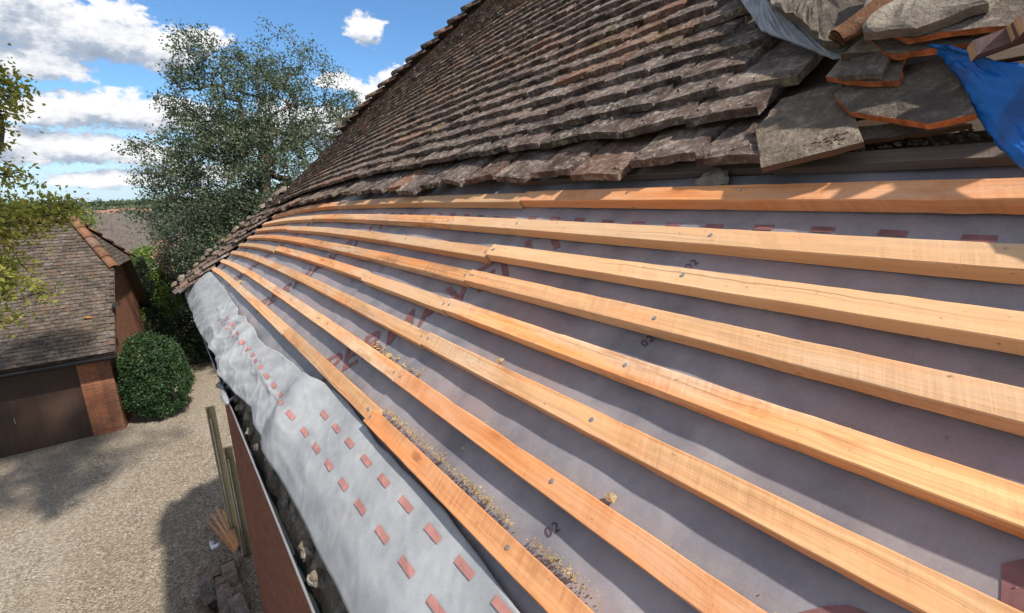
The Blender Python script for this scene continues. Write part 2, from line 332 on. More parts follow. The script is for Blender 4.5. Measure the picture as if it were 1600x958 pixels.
def thing(name, label, cat, loc=(0, 0, 0), group=None):
    o = bpy.data.objects.new(name, None); o.location = loc; o.empty_display_size = 0.2
    COL.objects.link(o); return tag(o, label, cat, group)
def tag(o, label=None, cat=None, group=None, kind=None):
    if label: o['label'] = label
    if cat: o['category'] = cat
    if group: o['group'] = group
    if kind: o['kind'] = kind
    return o
def grid_faces(nu, nv, off=0):
    i, j = np.meshgrid(np.arange(nu - 1), np.arange(nv - 1), indexing='ij')
    a = (i * nv + j).ravel() + off
    return np.stack([a, a + nv, a + nv + 1, a + 1], 1)
def box_vf(x0, x1, y0, y1, z0, z1, off=0):
    v = [(x, y, z) for x in (x0, x1) for y in (y0, y1) for z in (z0, z1)]
    f = [(0, 1, 3, 2), (4, 6, 7, 5), (0, 4, 5, 1), (2, 3, 7, 6), (0, 2, 6, 4), (1, 5, 7, 3)]
    return v, [tuple(i + off for i in q) for q in f]
def box(name, x0, x1, y0, y1, z0, z1, mat, parent=None):
    v, f = box_vf(x0, x1, y0, y1, z0, z1); uv = []
    for q in f:
        p = np.array([v[i] for i in q]); nrm = np.abs(np.cross(p[1] - p[0], p[2] - p[0])); k = int(np.argmax(nrm))
        ax = [i for i in (0, 1, 2) if i != k]
        uv += [(a[ax[0]], a[ax[1]]) for a in p]
    return mesh_obj(name, v, f, mat, parent, uvs=uv)
def beam_vf(a, b, wdt, thk, up=(0, 0, 1), off=0):
    a = Vector(a); b = Vector(b); d = (b - a).normalized(); s = d.cross(Vector(up)).normalized(); u = s.cross(d)
    v = []
    for p in (a, b):
        for su, uu in ((-1, -1), (1, -1), (1, 1), (-1, 1)): v.append(tuple(p + s * wdt / 2 * su + u * thk / 2 * uu))
    f = [(0, 3, 2, 1), (4, 5, 6, 7), (0, 1, 5, 4), (1, 2, 6, 5), (2, 3, 7, 6), (3, 0, 4, 7)]
    return v, [tuple(i + off for i in q) for q in f]
def beam(name, a, b, wdt, thk, mat, parent=None, up=(0, 0, 1), endmat=None):
    v, f = beam_vf(a, b, wdt, thk, up); L = (Vector(b) - Vector(a)).length
    uv = [(0, 0)] * 8
    for k in range(4):
        w0 = k * 0.05; uv += [(0, w0), (0, w0 + (wdt if k % 2 == 0 else thk)), (L, w0 + (wdt if k % 2 == 0 else thk)), (L, w0)]
    o = mesh_obj(name, v, f, mat, parent, uvs=uv, mats=[mat, endmat or mat], fmat=[1, 1, 0, 0, 0, 0])
    return o
def tube_vf(pts, rad, sides=6, off=0, cap=True):
    pts = [Vector(p) for p in pts]; v = []; f = []
    for i, p in enumerate(pts):
        d = (pts[min(i + 1, len(pts) - 1)] - pts[max(i - 1, 0)]).normalized()
        s = d.orthogonal().normalized() if i == 0 else (s - d * s.dot(d)).normalized()
        u = d.cross(s); r = rad[i] if hasattr(rad, '__len__') else rad
        for k in range(sides):
            a = 2 * math.pi * k / sides; v.append(tuple(p + (s * math.cos(a) + u * math.sin(a)) * r))
    for i in range(len(pts) - 1):
        for k in range(sides):
            a = off + i * sides + k; b = off + i * sides + (k + 1) % sides
            f.append((a, b, b + sides, a + sides))
    if cap:
        f.append(tuple(off + k for k in range(sides))[::-1]); f.append(tuple(off + (len(pts) - 1) * sides + k for k in range(sides)))
    return v, f
def rock(name, c, r, seed, mat, parent=None, squash=(1, 1, 0.6), sub=2, nx=None):
    import bmesh
    bm = bmesh.new(); bmesh.ops.create_icosphere(bm, subdivisions=sub, radius=1.0)
    for v in bm.verts:
        p = v.co.copy(); k = 1 + 0.45 * mnoise.noise(p * 1.3 + Vector((seed * 3.1, seed, 0))) + 0.2 * mnoise.noise(p * 3.4 + Vector((seed, 0, seed * 2.7)))
        v.co = Vector((p.x * k * squash[0], p.y * k * squash[1], p.z * k * squash[2])) * r
    me = bpy.data.meshes.new(name); bm.to_mesh(me); bm.free(); me.materials.append(mat)
    o = bpy.data.objects.new(name, me); o.location = c
    return link(o, parent)

# ------------------------------------------------------------------ the main roof slope as a gently sagging surface
# t = metres along the eaves away from the viewer, s = metres up the slope from the lowest batten, h = height off the batten tops
P = dict(x0=0.338143, z0=-0.492713, th0=0.738154, x2=-0.057758, x3=0.12677, x4=-0.02046, z2=0.093119, z3=-0.348376, z4=0.041751, a1=-0.055579, a2=-0.095938, a3=0.080373)
def surf(t, s, h=0.0):
    t, s, h = np.broadcast_arrays(np.asarray(t, float), np.asarray(s, float), np.asarray(h, float))
    u = np.clip(t, 0, 6) / 6; u1 = np.maximum(t / 6 - 1, 0)
    X = P['x0'] + P['x2'] * u**2 + P['x3'] * u**3 + P['x4'] * u**6 + u1 * (2 * P['x2'] + 3 * P['x3'] + 6 * P['x4'])
    Z = P['z0'] + P['z2'] * u**2 + P['z3'] * u**3 + P['z4'] * u**6 + u1 * (2 * P['z2'] + 3 * P['z3'] + 6 * P['z4'])
    th = P['th0'] + P['a1'] * u + P['a2'] * u**2 + P['a3'] * u**4 + u1 * (P['a1'] + 2 * P['a2'] + 4 * P['a3'])
    s1 = np.minimum(s, 1.0); s2 = np.maximum(s - 1.0, 0); wb = np.minimum(s2 / 1.5, 1); tb = th + (P['th0'] - th) * wb
    return np.stack([X + s1 * np.cos(th) + s2 * np.cos(tb) - h * np.sin(tb), t + 0 * s, Z + s1 * np.sin(th) + s2 * np.sin(tb) + h * np.cos(tb)], -1)
def frame(t, s):
    """orthonormal frame on the slope: along (t), up slope (s), normal"""
    a = surf(t, s); e1 = surf(t + 0.01, s) - a; e1 /= np.linalg.norm(e1); e2 = surf(t, s + 0.01) - a; e2 /= np.linalg.norm(e2)
    n = np.cross(e2, e1); n = n / np.linalg.norm(n); n = n if n[2] > 0 else -n
    return a, e1, e2, n
def nz(x, y=0.0, z=0.0): return mnoise.noise(Vector((float(x), float(y), float(z))))
GZ = -5.6
def verge(s): return float(np.interp(s, [-0.4, 0.3, 1.0, 1.65, 2.2, 2.6, 3.0, 3.5, 6.2], [6.25, 6.6, 6.35, 6.50, 6.25, 5.65, 5.0, 4.45, 1.3]))
T_END = 5.22
random.seed(7); rng = np.random.default_rng(7)

house = thing('house', 'old house whose clay-tiled roof slope is stripped at the eaves and fitted with new battens', 'house', (2.5, 2.5, GZ))
HI = house.matrix_world.copy()
def under(o, par=house):
    """keep world coordinates when parented below an Empty that has been moved"""
    o.matrix_parent_inverse = Matrix.Translation(-Vector(par.location)); return o
def hpart(o): o.parent = house; return under(o)

# membrane between the battens
def felt_h(t, s):
    return -0.0258 - 0.0035 * (0.5 - 0.5 * np.cos(2 * np.pi * (t - 0.487) / 0.57)) + 0.0012 * np.sin(7 * t + 9 * s) * np.cos(13 * s - 3 * t) + 0.0007 * np.sin(31 * t + 17 * s + 3 * np.sin(6 * t + 11 * s)) * np.sin(4 * t - 9 * s) + 0.0006 * np.sin(58 * s - 23 * t + 4 * np.sin(9 * t))
tt = np.concatenate([np.linspace(-1.6, -0.15, 30)[:-1], np.linspace(-0.15, 2.4, 330)[:-1], np.linspace(2.4, 5.75, 150)]); ss = np.linspace(-0.20, 1.15, 130)
T_, S_ = np.meshgrid(tt, ss, indexing='ij')
V = surf(T_, S_, felt_h(T_, S_)).reshape(-1, 3)
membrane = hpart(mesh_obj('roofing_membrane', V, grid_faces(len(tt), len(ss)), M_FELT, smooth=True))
# boarding below it, closes the slope
tt2 = np.linspace(-1.6, 7.15, 40); ss2 = np.array([-0.19, 0.5, 1.2, 2.0, 2.6, 3.4, 5.2])
T2, S2 = np.meshgrid(np.linspace(0, 1, 40), ss2, indexing='ij')
T2 = -1.6 + T2 * (np.array([verge(x) - 0.05 for x in ss2])[None, :] + 1.6)
a = surf(T2, S2, -0.045).reshape(-1, 3); b = surf(T2, S2, -0.10).reshape(-1, 3)
fa = grid_faces(len(tt2), len(ss2)); nv = len(a); fb = (fa + nv)[:, ::-1]
m_, n__ = len(tt2), len(ss2); edge = []
for i in range(m_ - 1):
    edge.append((i * n__, i * n__ + nv, (i + 1) * n__ + nv, (i + 1) * n__))
    j = i * n__ + n__ - 1; edge.append((j, j + n__, j + n__ + nv, j + nv))
for j in range(n__ - 1):
    edge.append((j, j + 1, j + 1 + nv, j + nv)); k = (m_ - 1) * n__ + j; edge.append((k, k + nv, k + 1 + nv, k + 1))
hpart(mesh_obj('roof_boarding', np.vstack([a, b]), [tuple(f) for f in fa] + [tuple(f) for f in fb] + edge, M_DARKWOOD, uvs=np.vstack([a, b])[:, 1:3]))

# ------------------------------------------------------------------ print on the membrane
def text_mesh(txt, size, bold=0.0):
    cu = bpy.data.curves.new('lettering', 'FONT'); cu.body = txt; cu.size = size; cu.offset = bold; cu.resolution_u = 3; cu.space_character = 1.08
    o = bpy.data.objects.new('lettering', cu); COL.objects.link(o); bpy.context.view_layer.update()
    dg = bpy.context.evaluated_depsgraph_get(); me = bpy.data.meshes.new_from_object(o.evaluated_get(dg))
    v = np.array([p.co[:] for p in me.vertices]); f = [tuple(p.vertices) for p in me.polygons]
    bpy.data.objects.remove(o); bpy.data.curves.remove(cu); bpy.data.meshes.remove(me)
    return v, f
def place_text(name, vf, t0, s0, bx, up, mat, lift=0.0016):
    v, f = vf
    bx = np.array(bx, float); bx /= np.linalg.norm(bx); up = np.array(up, float); up /= np.linalg.norm(up)
    ts = np.array([t0, s0]) + v[:, :1] * bx + v[:, 1:2] * up
    return (mesh_obj(name, surf(ts[:, 0], ts[:, 1], felt_h(ts[:, 0], ts[:, 1]) + lift), f, mat, membrane))
big = text_mesh('PERMAVENT', 0.145, 0.002)
k_ = big[0][:, 0].max(); big[0][:, 0] *= 0.86 / k_ if k_ > 0 else 1
for i in (-1.235, 0, 1.15, 2.3, 3.45):
    place_text('printed_lettering', big, 1.43 + i, -0.05, (-0.69, 0.76), (0.80, 0.60), M_PRINT)
sm = text_mesh('02', 0.023, 0.0)
for t0, s0 in ((0.460, 0.033), (0.50, 0.365), (0.509, 0.535)):
    place_text('printed_number', sm, t0, s0, (-0.45, 0.9), (0.9, 0.45), M_INK)
def dash_rows(name, rows, hf, mat, parent, ln=0.033, wd=0.0115):
    for t0, s0, k in rows:
        v = [surf(t0 + dt, s0 + ds, hf(t0 + dt, s0 + ds)) for dt, ds in ((-ln / 2, -wd / 2), (ln / 2, -wd / 2), (ln / 2, wd / 2), (-ln / 2, wd / 2))]
        mesh_obj(name, v, [(0, 1, 2, 3)], mat, parent)
dash_rows('printed_dash', [(0.153 + 0.0905 * i, 0.645 + 0.003 * math.sin(i), 0) for i in range(-3, 40)], lambda t, s: felt_h(t, s) + 0.0014, M_PRINT, membrane)

# ------------------------------------------------------------------ battens
SO = [.0013, -.0055, -.0063, .0036, .0097, .006, -.001, -.0079]
SECT = [(-0.019, 0.0), (-0.0175, 0.0015), (0.0175, 0.0015), (0.019, 0.0), (0.019, -0.0245), (-0.019, -0.0245)]
JOINTS = {1: [1.13, 2.93, 4.1], 2: [1.42, 3.2], 3: [1.078, 3.6], 4: [1.083, 2.6], 5: [1.077, 1.69, 3.3], 6: [1.059, 2.8], 7: [1.047, 1.74, 3.5], 8: [1.033, 1.93]}
def batten(row, ta, tb, mat, seed, ds=0.0, dh=0.0, tw=0.0):
    s0 = 0.1 * (8 - row) + SO[row - 1] + ds
    n = max(3, int((tb - ta) / 0.03)); ts = np.linspace(ta, tb, n); V = []; UV = []
    for t in ts:
        ws = 0.0022 * nz(t * 0.9, seed * 3.3) + 0.0006 * nz(t * 9, seed); wh = 0.0015 * nz(t * 1.1, 9 + seed)
        rot = tw + 0.05 * nz(t * 0.7, seed, 4)
        for q, (cs, ch) in enumerate(SECT):
            e = 0.0007 * nz(t * 30, q, seed) - (0.0022 * max(0, nz(t * 11, q * 3.1, seed) - 0.42) * 4 if q in (0, 3) else 0)
            cs2 = cs * math.cos(rot) - ch * math.sin(rot); ch2 = ch * math.cos(rot) + cs * math.sin(rot)
            V.append(surf(t, s0 + cs2 + ws + e, ch2 + wh + dh + e))
    k = len(SECT); F = []; UVL = []
    per = [0]
    for q in range(k):
        a, b = SECT[q], SECT[(q + 1) % k]; per.append(per[-1] + math.hypot(a[0] - b[0], a[1] - b[1]))
    L0 = ts[0]
    for i in range(n - 1):
        for q in range(k):
            a = i * k + q; b = i * k + (q + 1) % k
            F.append((a, b, b + k, a + k)); u0, u1 = ts[i] - L0, ts[i + 1] - L0
            UVL += [(u0, per[q]), (u0, per[q + 1]), (u1, per[q + 1]), (u1, per[q])]
    F.append(tuple(range(k))[::-1]); UVL += [(c[0], c[1]) for c in SECT][::-1]
    F.append(tuple((n - 1) * k + q for q in range(k))); UVL += [(c[0], c[1]) for c in SECT]
    o = mesh_obj('batten', V, F, mat, uvs=UVL, mats=[mat, M_ENDGRAIN], fmat=[0] * (len(F) - 2) + [1, 1])
    hpart(o)
    # nails at the rafters
    for r in range(-3, 12):
        tn = 0.487 + 0.57 * r + 0.012 * nz(r, row)
        if ta + 0.015 < tn < tb - 0.012 and (seed * 7 + r) % 5 != 4: nail(o, tn, s0 + 0.006 * nz(r * 2.3, row * 1.7) + 0.003, dh + 0.0024)
    for tn in (ta + 0.014, tb - 0.014):
        if -1 < tn < 5: nail(o, tn, s0 + 0.004 * nz(tn * 5, row), dh + 0.0024)
    return o
NAIL = None
def nail(par, t, s, h):
    global NAIL
    a, e1, e2, n = frame(t, s); r = 0.0034
    if NAIL is None:
        v = [(r * math.cos(q * math.pi / 5), r * math.sin(q * math.pi / 5), z) for z in (-0.001, 0.0006) for q in range(10)] + [(0, 0, 0.0009)]
        f = [(q, (q + 1) % 10, 10 + (q + 1) % 10, 10 + q) for q in range(10)] + [(10 + q, 10 + (q + 1) % 10, 20) for q in range(10)]
        NAIL = bpy.data.meshes.new('nail_head'); NAIL.from_pydata(v, [], f); NAIL.materials.append(M_NAIL)
    o = bpy.data.objects.new('nail_head', NAIL); link(o, par)
    o.matrix_parent_inverse = Matrix.Translation(-Vector(house.location)) if False else Matrix.Identity(4)
    o.matrix_basis = Matrix(((e1[0], e2[0], n[0], 0), (e1[1], e2[1], n[1], 0), (e1[2], e2[2], n[2], 0), (0, 0, 0, 1)))
    p = a + n * h; o.location = tuple(p)
sd = 1
for row in range(1, 9):
    cuts = [-1.5] + JOINTS[row] + [T_END + 0.05 * nz(row * 1.7) - 0.02 * (8 - row) * 0.3]
    for i in range(len(cuts) - 1):
        g_ = 0.0018; red = (row == 8 and i == 0)
        batten(row, cuts[i] + g_, cuts[i + 1] - g_, M_BATTEN_RED if red else M_BATTEN, sd, ds=0.009 * nz(sd * 2.13 + .37) + (0.004 if i == 0 and row in (3, 4, 5) else 0) - (0.006 if red else 0), dh=0.007 * abs(nz(sd * 1.37 + .41)) + (0.003 if i == 0 and row in (3, 4, 5) else 0), tw=(-0.10 if red else 0.0)); sd += 1

# ------------------------------------------------------------------ the pale flap of membrane hanging over the eaves
SU = [(-1.6, -.06), (.2, -.062), (.44, -.059), (.66, -.039), (.94, -.044), (1.2, -.029), (1.36, -.036), (1.48, -.052), (1.57, -.064), (1.69, -.066), (1.85, -.076), (2.04, -.098), (2.2, -.102), (2.33, -.085), (2.5, -.095), (2.62, -.084), (2.73, -.106), (2.88, -.088), (3.04, -.085), (3.3, -.08), (3.78, -.065), (5.4, -.045), (7, -.045)]
SV = [(-1.6, -.27), (.725, -.27), (.98, -.269), (1.35, -.28), (1.6, -.276), (1.7, -.255), (1.85, -.275), (2.22, -.312), (2.6, -.30), (3.0, -.325), (3.7, -.346), (5.0, -.365), (7.2, -.395)]
def lerp(tab, x): return float(np.interp(x, [p[0] for p in tab], [p[1] for p in tab]))
def flap_h(t, s):
    t = float(t); s = float(s)
    su = lerp(SU, t); b = (su - s) / 0.22
    wr = 0.007 * nz(t * 2.6, s * 4 + 1) + 0.005 * nz(t * 6.5 + s * 10, s * 7, 5)
    far = min(1.0, max(0.0, (t - 1.3) / 0.6))
    wr += far * (0.011 * nz(t * 3.4 + s * 8, 3, s * 3) + 0.006 * nz(t * 9 + s * 22, 8, 0))
    # the big fold half way along
    d = t - 1.52 - 0.35 * (s + 0.15)
    wr += 0.026 * math.exp(-((d + 0.10) / 0.10) ** 2) * max(0, min(1, 1.25 - abs(b - 0.35))) - 0.010 * math.exp(-((d - 0.05) / 0.05) ** 2) * min(1, max(0, b * 1.5))
    crz = 0.10 + 0.75 * min(1, max(0, (t - 0.95) / 0.7))
    wr += 0.0030 * (0.4 + 0.6 * crz) * abs(nz(t * 14 + s * 20, s * 18 - t * 6, 2)) + 0.0016 * abs(nz(t * 34 - s * 30, s * 40, 7)) + crz * 0.007 * (1 - min(1, 7 * abs(nz(t * 3.1 + s * 5, s * 6, 11)))) ** 2 + crz * 0.0045 * (1 - min(1, 8 * abs(nz(t * 7.3 - s * 9, s * 12, 21)))) ** 2
    d2 = t - 2.35 - 0.5 * (s + 0.1); wr += 0.020 * math.exp(-(d2 / 0.06) ** 2)
    d3 = t - 2.75 - 0.5 * (s + 0.1); wr += 0.018 * math.exp(-(d3 / 0.05) ** 2)
    lift = 0.006 + 0.004 * min(1, max(0, b * 3))
    droop = -0.045 * max(0, b - 0.72) ** 1.3 * 2.0
    return -0.020 + lift + wr * min(1, 0.35 + b * 2.5) + droop
ts = np.linspace(-1.5, 1, 300); nb = 40
avals = np.concatenate([np.linspace(-1.2, 0.3, 30)[:-1], np.linspace(0.3, 1.2, 150)[:-1], np.linspace(1.2, 3.2, 230)[:-1], np.linspace(3.2, 5.35, 90)])
V = []
for a_ in avals:
    for j in range(nb):
        b_2 = j / (nb - 1)
        t = a_ + (max(0, a_ - 3.0) / 2.35) ** 2 * 1.35 * b_2
        su, sv = lerp(SU, t), lerp(SV, t)
        su += 0.003 * nz(t * 14, 2); sv += 0.004 * nz(t * 7, 6)
        s = su + (sv - su) * b_2
        V.append(surf(t, s, flap_h(t, s)))
flap = hpart(mesh_obj('eaves_membrane_flap', V, grid_faces(len(avals), nb), M_FLAP, smooth=True))
flap['label'] = 'pale grey crumpled membrane flap printed with rows of red dashes'
sm_ = flap.modifiers.new('thickness', 'SOLIDIFY'); sm_.thickness = 0.0012; sm_.offset = -1
def dashes_on_flap(rows, ln, wd):
    for t0, s0 in rows:
        v = []; nx, ny = 4, 3
        for i in range(nx):
            for j in range(ny):
                t = t0 + (i / (nx - 1) - 0.5) * ln; s = s0 + (j / (ny - 1) - 0.5) * wd
                v.append(surf(t, s, flap_h(t, s) + 0.0022))
        mesh_obj('printed_dash', v, grid_faces(nx, ny), M_PRINT2, flap)
dashes_on_flap([(0.549 + 0.1005 * i, -0.140 - 0.014 * min(1, max(0, i - 1) / 5), ) for i in range(-6, 24)], 0.047, 0.0130)
dashes_on_flap([(0.451 + 0.0985 * i, -0.072 - 0.022 * min(1, max(0, i) / 9)) for i in range(-6, 9)], 0.047, 0.0130)
dashes_on_flap([(1.86 + 0.1 * i, -0.150 - 0.004 * i) for i in range(0, 12)], 0.030, 0.0115)

# ------------------------------------------------------------------ old clay tiles
def tile_vf(seed, wd=0.1580, ln=0.262, th=0.0185, nu=8, nv_=8):
    """one hand-made clay tile: local x along the eaves, y up the slope (0 = tail), z up"""
    r = random.Random(seed); top = []; bot = []
    camber = 0.0012 + 0.0022 * r.random(); notch = r.random()
    cx = r.uniform(-0.5, 0.5)
    for i in range(nu):
        for j in range(nv_):
            u = i / (nu - 1) - 0.5; v = j / (nv_ - 1); x = u * wd
            y = v * ln
            if j == 0:
                y += 0.0025 * nz(u * 3, seed * 1.3) + 0.0018 * nz(u * 15, seed * 2.1)
                if notch > 0.90 and abs(u - cx) < 0.2: y += 0.012
            if i in (0, nu - 1): x += 0.003 * nz(v * 6, seed * 3.7 + i)
            crust = (0.0030 * nz(u * 7, v * 8, seed) + 0.0045 * nz(u * 17, v * 19, seed + 3)) * (1 if 0 < j < nv_ - 1 else 0.6)
            z = -camber * (2 * u) ** 2 - 0.0025 * (1 - v) ** 2 + 0.008 * 0.18
            top.append((x, y, z + max(-0.002, crust))); bot.append((x, y + 0.001, z - th))
    V = top + bot; F = [tuple(q) for q in grid_faces(nu, nv_)]; n0 = len(top)
    F += [tuple(q + n0 for q in reversed(f)) for f in F[:]]
    for i in range(nu - 1):
        a = i * nv_; b = (i + 1) * nv_; F.append((a, a + n0, b + n0, b))
        a = i * nv_ + nv_ - 1; b = a + nv_; F.append((a, b, b + n0, a + n0))
    for j in range(nv_ - 1):
        F.append((j, j + 1, j + 1 + n0, j + n0)); a = (nu - 1) * nv_ + j; F.append((a, a + n0, a + 1 + n0, a + 1))
    return np.array(V), F
NVAR = 14
TV = [tile_vf(i + 1) for i in range(NVAR)]
TLOW = [tile_vf(i + 50, nu=4, nv_=3, wd=0.1665) for i in range(8)]
TMESH = []
for i, (v, f) in enumerate(TV):
    me = bpy.data.meshes.new('roof_tile'); me.from_pydata(v.tolist(), [], f); me.materials.append(M_TILE); TMESH.append(me)
GAUGE = 0.086
courses = []
def tmin(s): return 0.33 + 0.72 * (s - 0.76) if s > 0.9 else 0.43

places = []
c = 0; s_t = 0.758
while s_t < 5.2:
    sag = 0.0
    t = tmin(s_t) + (0.082 if c % 2 else 0.0); ve = verge(s_t) + (0.04 if c % 2 else 0.0)
    while t < ve:
        low = c <= 1; sag = -0.028 * min(1, max(0, (t - 1.3) / 0.5)) if c == 0 else 0
        if not (c == 0 and nz(t * 3.2, 5) > 0.45):
            wave = 0.006 * nz(t * 1.1, s_t * 1.5, 3) + 0.010 * nz(t * 0.5, s_t * 0.5, 9)
            fq = 1.0 if t < 3 else 0.45
            ds = 0.009 * fq * nz(t * 8.1, c * 3.3) + wave + ((0.045 if c == 0 else 0.022) * nz(t * 7.3, c + 2) - 0.004 * (c == 0) if low else 0)
            rot = math.radians((17 if c == 0 else 8 if low else 3.6 * fq) * nz(t * 7.7, c * 5.1, 1))
            dh = 0.008 * fq * nz(t * 16.1, c * 2.7, 4) + ((0.016 if c == 0 else 0.008) * abs(nz(t * 9, c, 8)) if low else 0)
            roll = math.radians((5.0 if c == 0 else 3.4) * fq * nz(t * 5.1, c * 7.3, 6))
            places.append((t + 0.0825 + 0.003 * nz(t * 9, c), s_t + ds + sag, (0.042 if c == 0 else 0.057) + dh, rot, roll))
        t += 0.165 if c else 0.176 + 0.02 * nz(t * 3.3)
    s_t += GAUGE * (1.35 if c == 0 else 1.0) ; c += 1
# tiles still in place beyond the end of the battens
c = 0; s_t = -0.40
while s_t < 0.76:
    t = 5.38 + 0.05 * nz(c * 1.9) + (0.082 if c % 2 else 0.0) - 0.04 * s_t
    while t < verge(s_t) + (0.04 if c % 2 else 0):
        places.append((t + 0.0825, s_t + 0.018 * nz(t * 4, c * 3), 0.056 + 0.022 * nz(t * 3, c * 2, 2) + (0.07 * abs(nz(c * 1.3, 8)) if t > 5.9 else 0), math.radians(20 * nz(t * 5, c * 5)), math.radians(6 * nz(t * 3, c, 8)))); t += 0.165
    s_t += GAUGE; c += 1
def tile_matrix(t, s, h, rot, roll):
    a, e1, e2, n = frame(t, s)
    slope = 0.215
    R = np.stack([e1, e2, n], 1)
    cz, sz = math.cos(rot), math.sin(rot); Rz = np.array([[cz, -sz, 0], [sz, cz, 0], [0, 0, 1]])
    a_ = -math.atan(slope); Rx = np.array([[1, 0, 0], [0, math.cos(a_), -math.sin(a_)], [0, math.sin(a_), math.cos(a_)]])
    Ry = np.array([[math.cos(roll), 0, math.sin(roll)], [0, 1, 0], [-math.sin(roll), 0, math.cos(roll)]])
    return R @ Rz @ Rx @ Ry, a + n * h
mats_ = [tile_matrix(*p) for p in places]
dist = []
for R_, p in mats_:
    d = p @ CAM_F; x = p @ CAM_R / max(d, 1e-3); y = p @ CAM_U / max(d, 1e-3)
    dist.append(np.linalg.norm(p) if d > 0.05 and abs(x) < 1.2 and abs(y) < 0.75 else 99)
order = np.argsort(dist); singles = set(order[:298].tolist())
bigV, bigF, bigR, nvv = [], [], [], 0
special = {}
for i, (R_, p) in enumerate(mats_):
    if i in singles:
        o = bpy.data.objects.new('roof_tile', TMESH[i * 7 % NVAR]); link(o, house)
        o.matrix_parent_inverse = Matrix.Translation(-Vector(house.location))
        o.matrix_basis = Matrix([[*R_[k], p[k]] for k in range(3)] + [[0, 0, 0, 1]])
    else:
        v, f = TLOW[i * 5 % 8]; vv = v @ R_.T + p
        bigV.append(vv); bigF.append([tuple(q + nvv for q in ff) for ff in f]); bigR.append(np.full(len(v), (i * 0.6180339) % 1.0)); nvv += len(v)
bigV = np.vstack(bigV); bigF = [q for ff in bigF for q in ff]
field = hpart(mesh_obj('roof_tile_field', bigV, bigF, M_TILES)); field['kind'] = 'stuff'
at_ = field.data.attributes.new('rnd', 'FLOAT', 'POINT'); at_.data.foreach_set('value', np.concatenate(bigR))

# moss and lichen lumps on the nearer tiles
lv, lf, no = [], [], 0
for i in order[:420]:
    R_, p = mats_[i]
    for k in range(rng.integers(3, 9)):
        x = rng.uniform(-0.075, 0.075); y = abs(rng.normal(0.012, 0.025)); r = rng.uniform(0.0015, 0.0048)
        c0 = R_ @ np.array([x, y, 0.003 - 0.004 * (x / 0.08) ** 2]) + p
        for q in range(5):
            a = 2 * math.pi * q / 5 + k; lv.append(c0 + R_ @ np.array([math.cos(a) * r * rng.uniform(.7, 1.6), math.sin(a) * r * rng.uniform(.7, 1.3), -0.001]))
        lv.append(c0 + R_ @ np.array([0, 0, r * rng.uniform(0.7, 1.3)]))
        lf += [(no + q, no + (q + 1) % 5, no + 5) for q in range(5)]; no += 6
M_CRUST = simple('grey_lichen_crust', (0.17, 0.145, 0.115), 0.95, 0.5, 90, 200, 0.6)
cr = hpart(mesh_obj('lichen_crust', lv, lf, M_CRUST)); cr['kind'] = 'stuff'

# ------------------------------------------------------------------ slabs and debris at the top right
def slab(name, outline, h, th, mat, edge, seed, tilt=(0, 0), crust=0.004, parent=None, n_in=3, rough=0.004):
    """broken tile from an outline given in (t, s); top grows a rough crust, the rim shows the clay"""
    pts = []
    m = len(outline)
    for i in range(m):
        a, b = np.array(outline[i]), np.array(outline[(i + 1) % m]); L = np.linalg.norm(b - a); k = max(1, int(L / 0.018))
        for q in range(k):
            p = a + (b - a) * q / k
            nrm = np.array([-(b - a)[1], (b - a)[0]]) / (L + 1e-9)
            pts.append(p + nrm * rough * nz(q * 0.8 + i * 9, seed) * (0 if q == 0 else 1))
    pts = np.array(pts); cen = pts.mean(0); V, F = [], []; K = len(pts)
    rings = [1.0, 0.93, 0.7, 0.42, 0.16]
    def H(p, inner): return h + tilt[0] * (p[0] - cen[0]) + tilt[1] * (p[1] - cen[1]) + (crust * (nz(p[0] * 30, p[1] * 30, seed) + 0.6 * nz(p[0] * 75, p[1] * 75, seed + 2)) if inner else 0)
    for ri, r in enumerate(rings):
        for p in pts:
            q = cen + (p - cen) * r; V.append(surf(q[0], q[1], H(q, ri > 0)))
    V.append(surf(cen[0], cen[1], H(cen, True)))
    for p in pts: V.append(surf(p[0], p[1], H(p, False) - th * (1 + 0.2 * nz(p[0] * 40, p[1] * 40))))
    fm = []
    for ri in range(len(rings) - 1):
        for i in range(K):
            j = (i + 1) % K; F.append((ri * K + i, ri * K + j, (ri + 1) * K + j, (ri + 1) * K + i)); fm.append(0)
    l = (len(rings) - 1) * K
    for i in range(K): F.append((l + i, l + (i + 1) % K, len(rings) * K)); fm.append(0)
    o0 = len(rings) * K + 1
    for i in range(K):
        j = (i + 1) % K; F.append((i, o0 + i, o0 + j, j)); fm.append(1)
    F.append(tuple(o0 + i for i in range(K))[::-1]); fm.append(1)
    o = mesh_obj(name, V, F, mat, mats=[mat, edge], fmat=fm)
    if parent is None: return o
    return under(o, house)
A_ = [(0.500, 0.925), (0.405, 0.945), (0.305, 0.757), (0.434, 0.706), (0.503, 0.828)]
tag(slab('loose_tile', A_, 0.040, 0.0105, M_SLAB, M_DARKWOOD, 3, (0, -0.10), 0.003), 'wide grey clay tile lying askew with crumbs of dirt at its lower right corner', 'roof tile')
tag(slab('loose_tile', [(0.389, 0.880), (0.367, 0.935), (0.25, 0.925), (0.187, 0.784), (0.233, 0.772), (0.277, 0.793), (0.345, 0.824)], 0.052, 0.010, M_SLAB, M_TERRA, 5, (0, -0.04), 0.0035, rough=0.006), 'cracked grey tile with jagged orange broken edge beside the blue tarpaulin', 'roof tile')
tag(slab('loose_tile', [(0.412, 0.914), (0.403, 0.970), (0.309, 0.950), (0.295, 0.869), (0.335, 0.877)], 0.066, 0.010, M_SLAB, M_TERRA, 8, (0, 0.02), 0.002), 'small grey tile with a straight bright orange broken edge', 'roof tile')
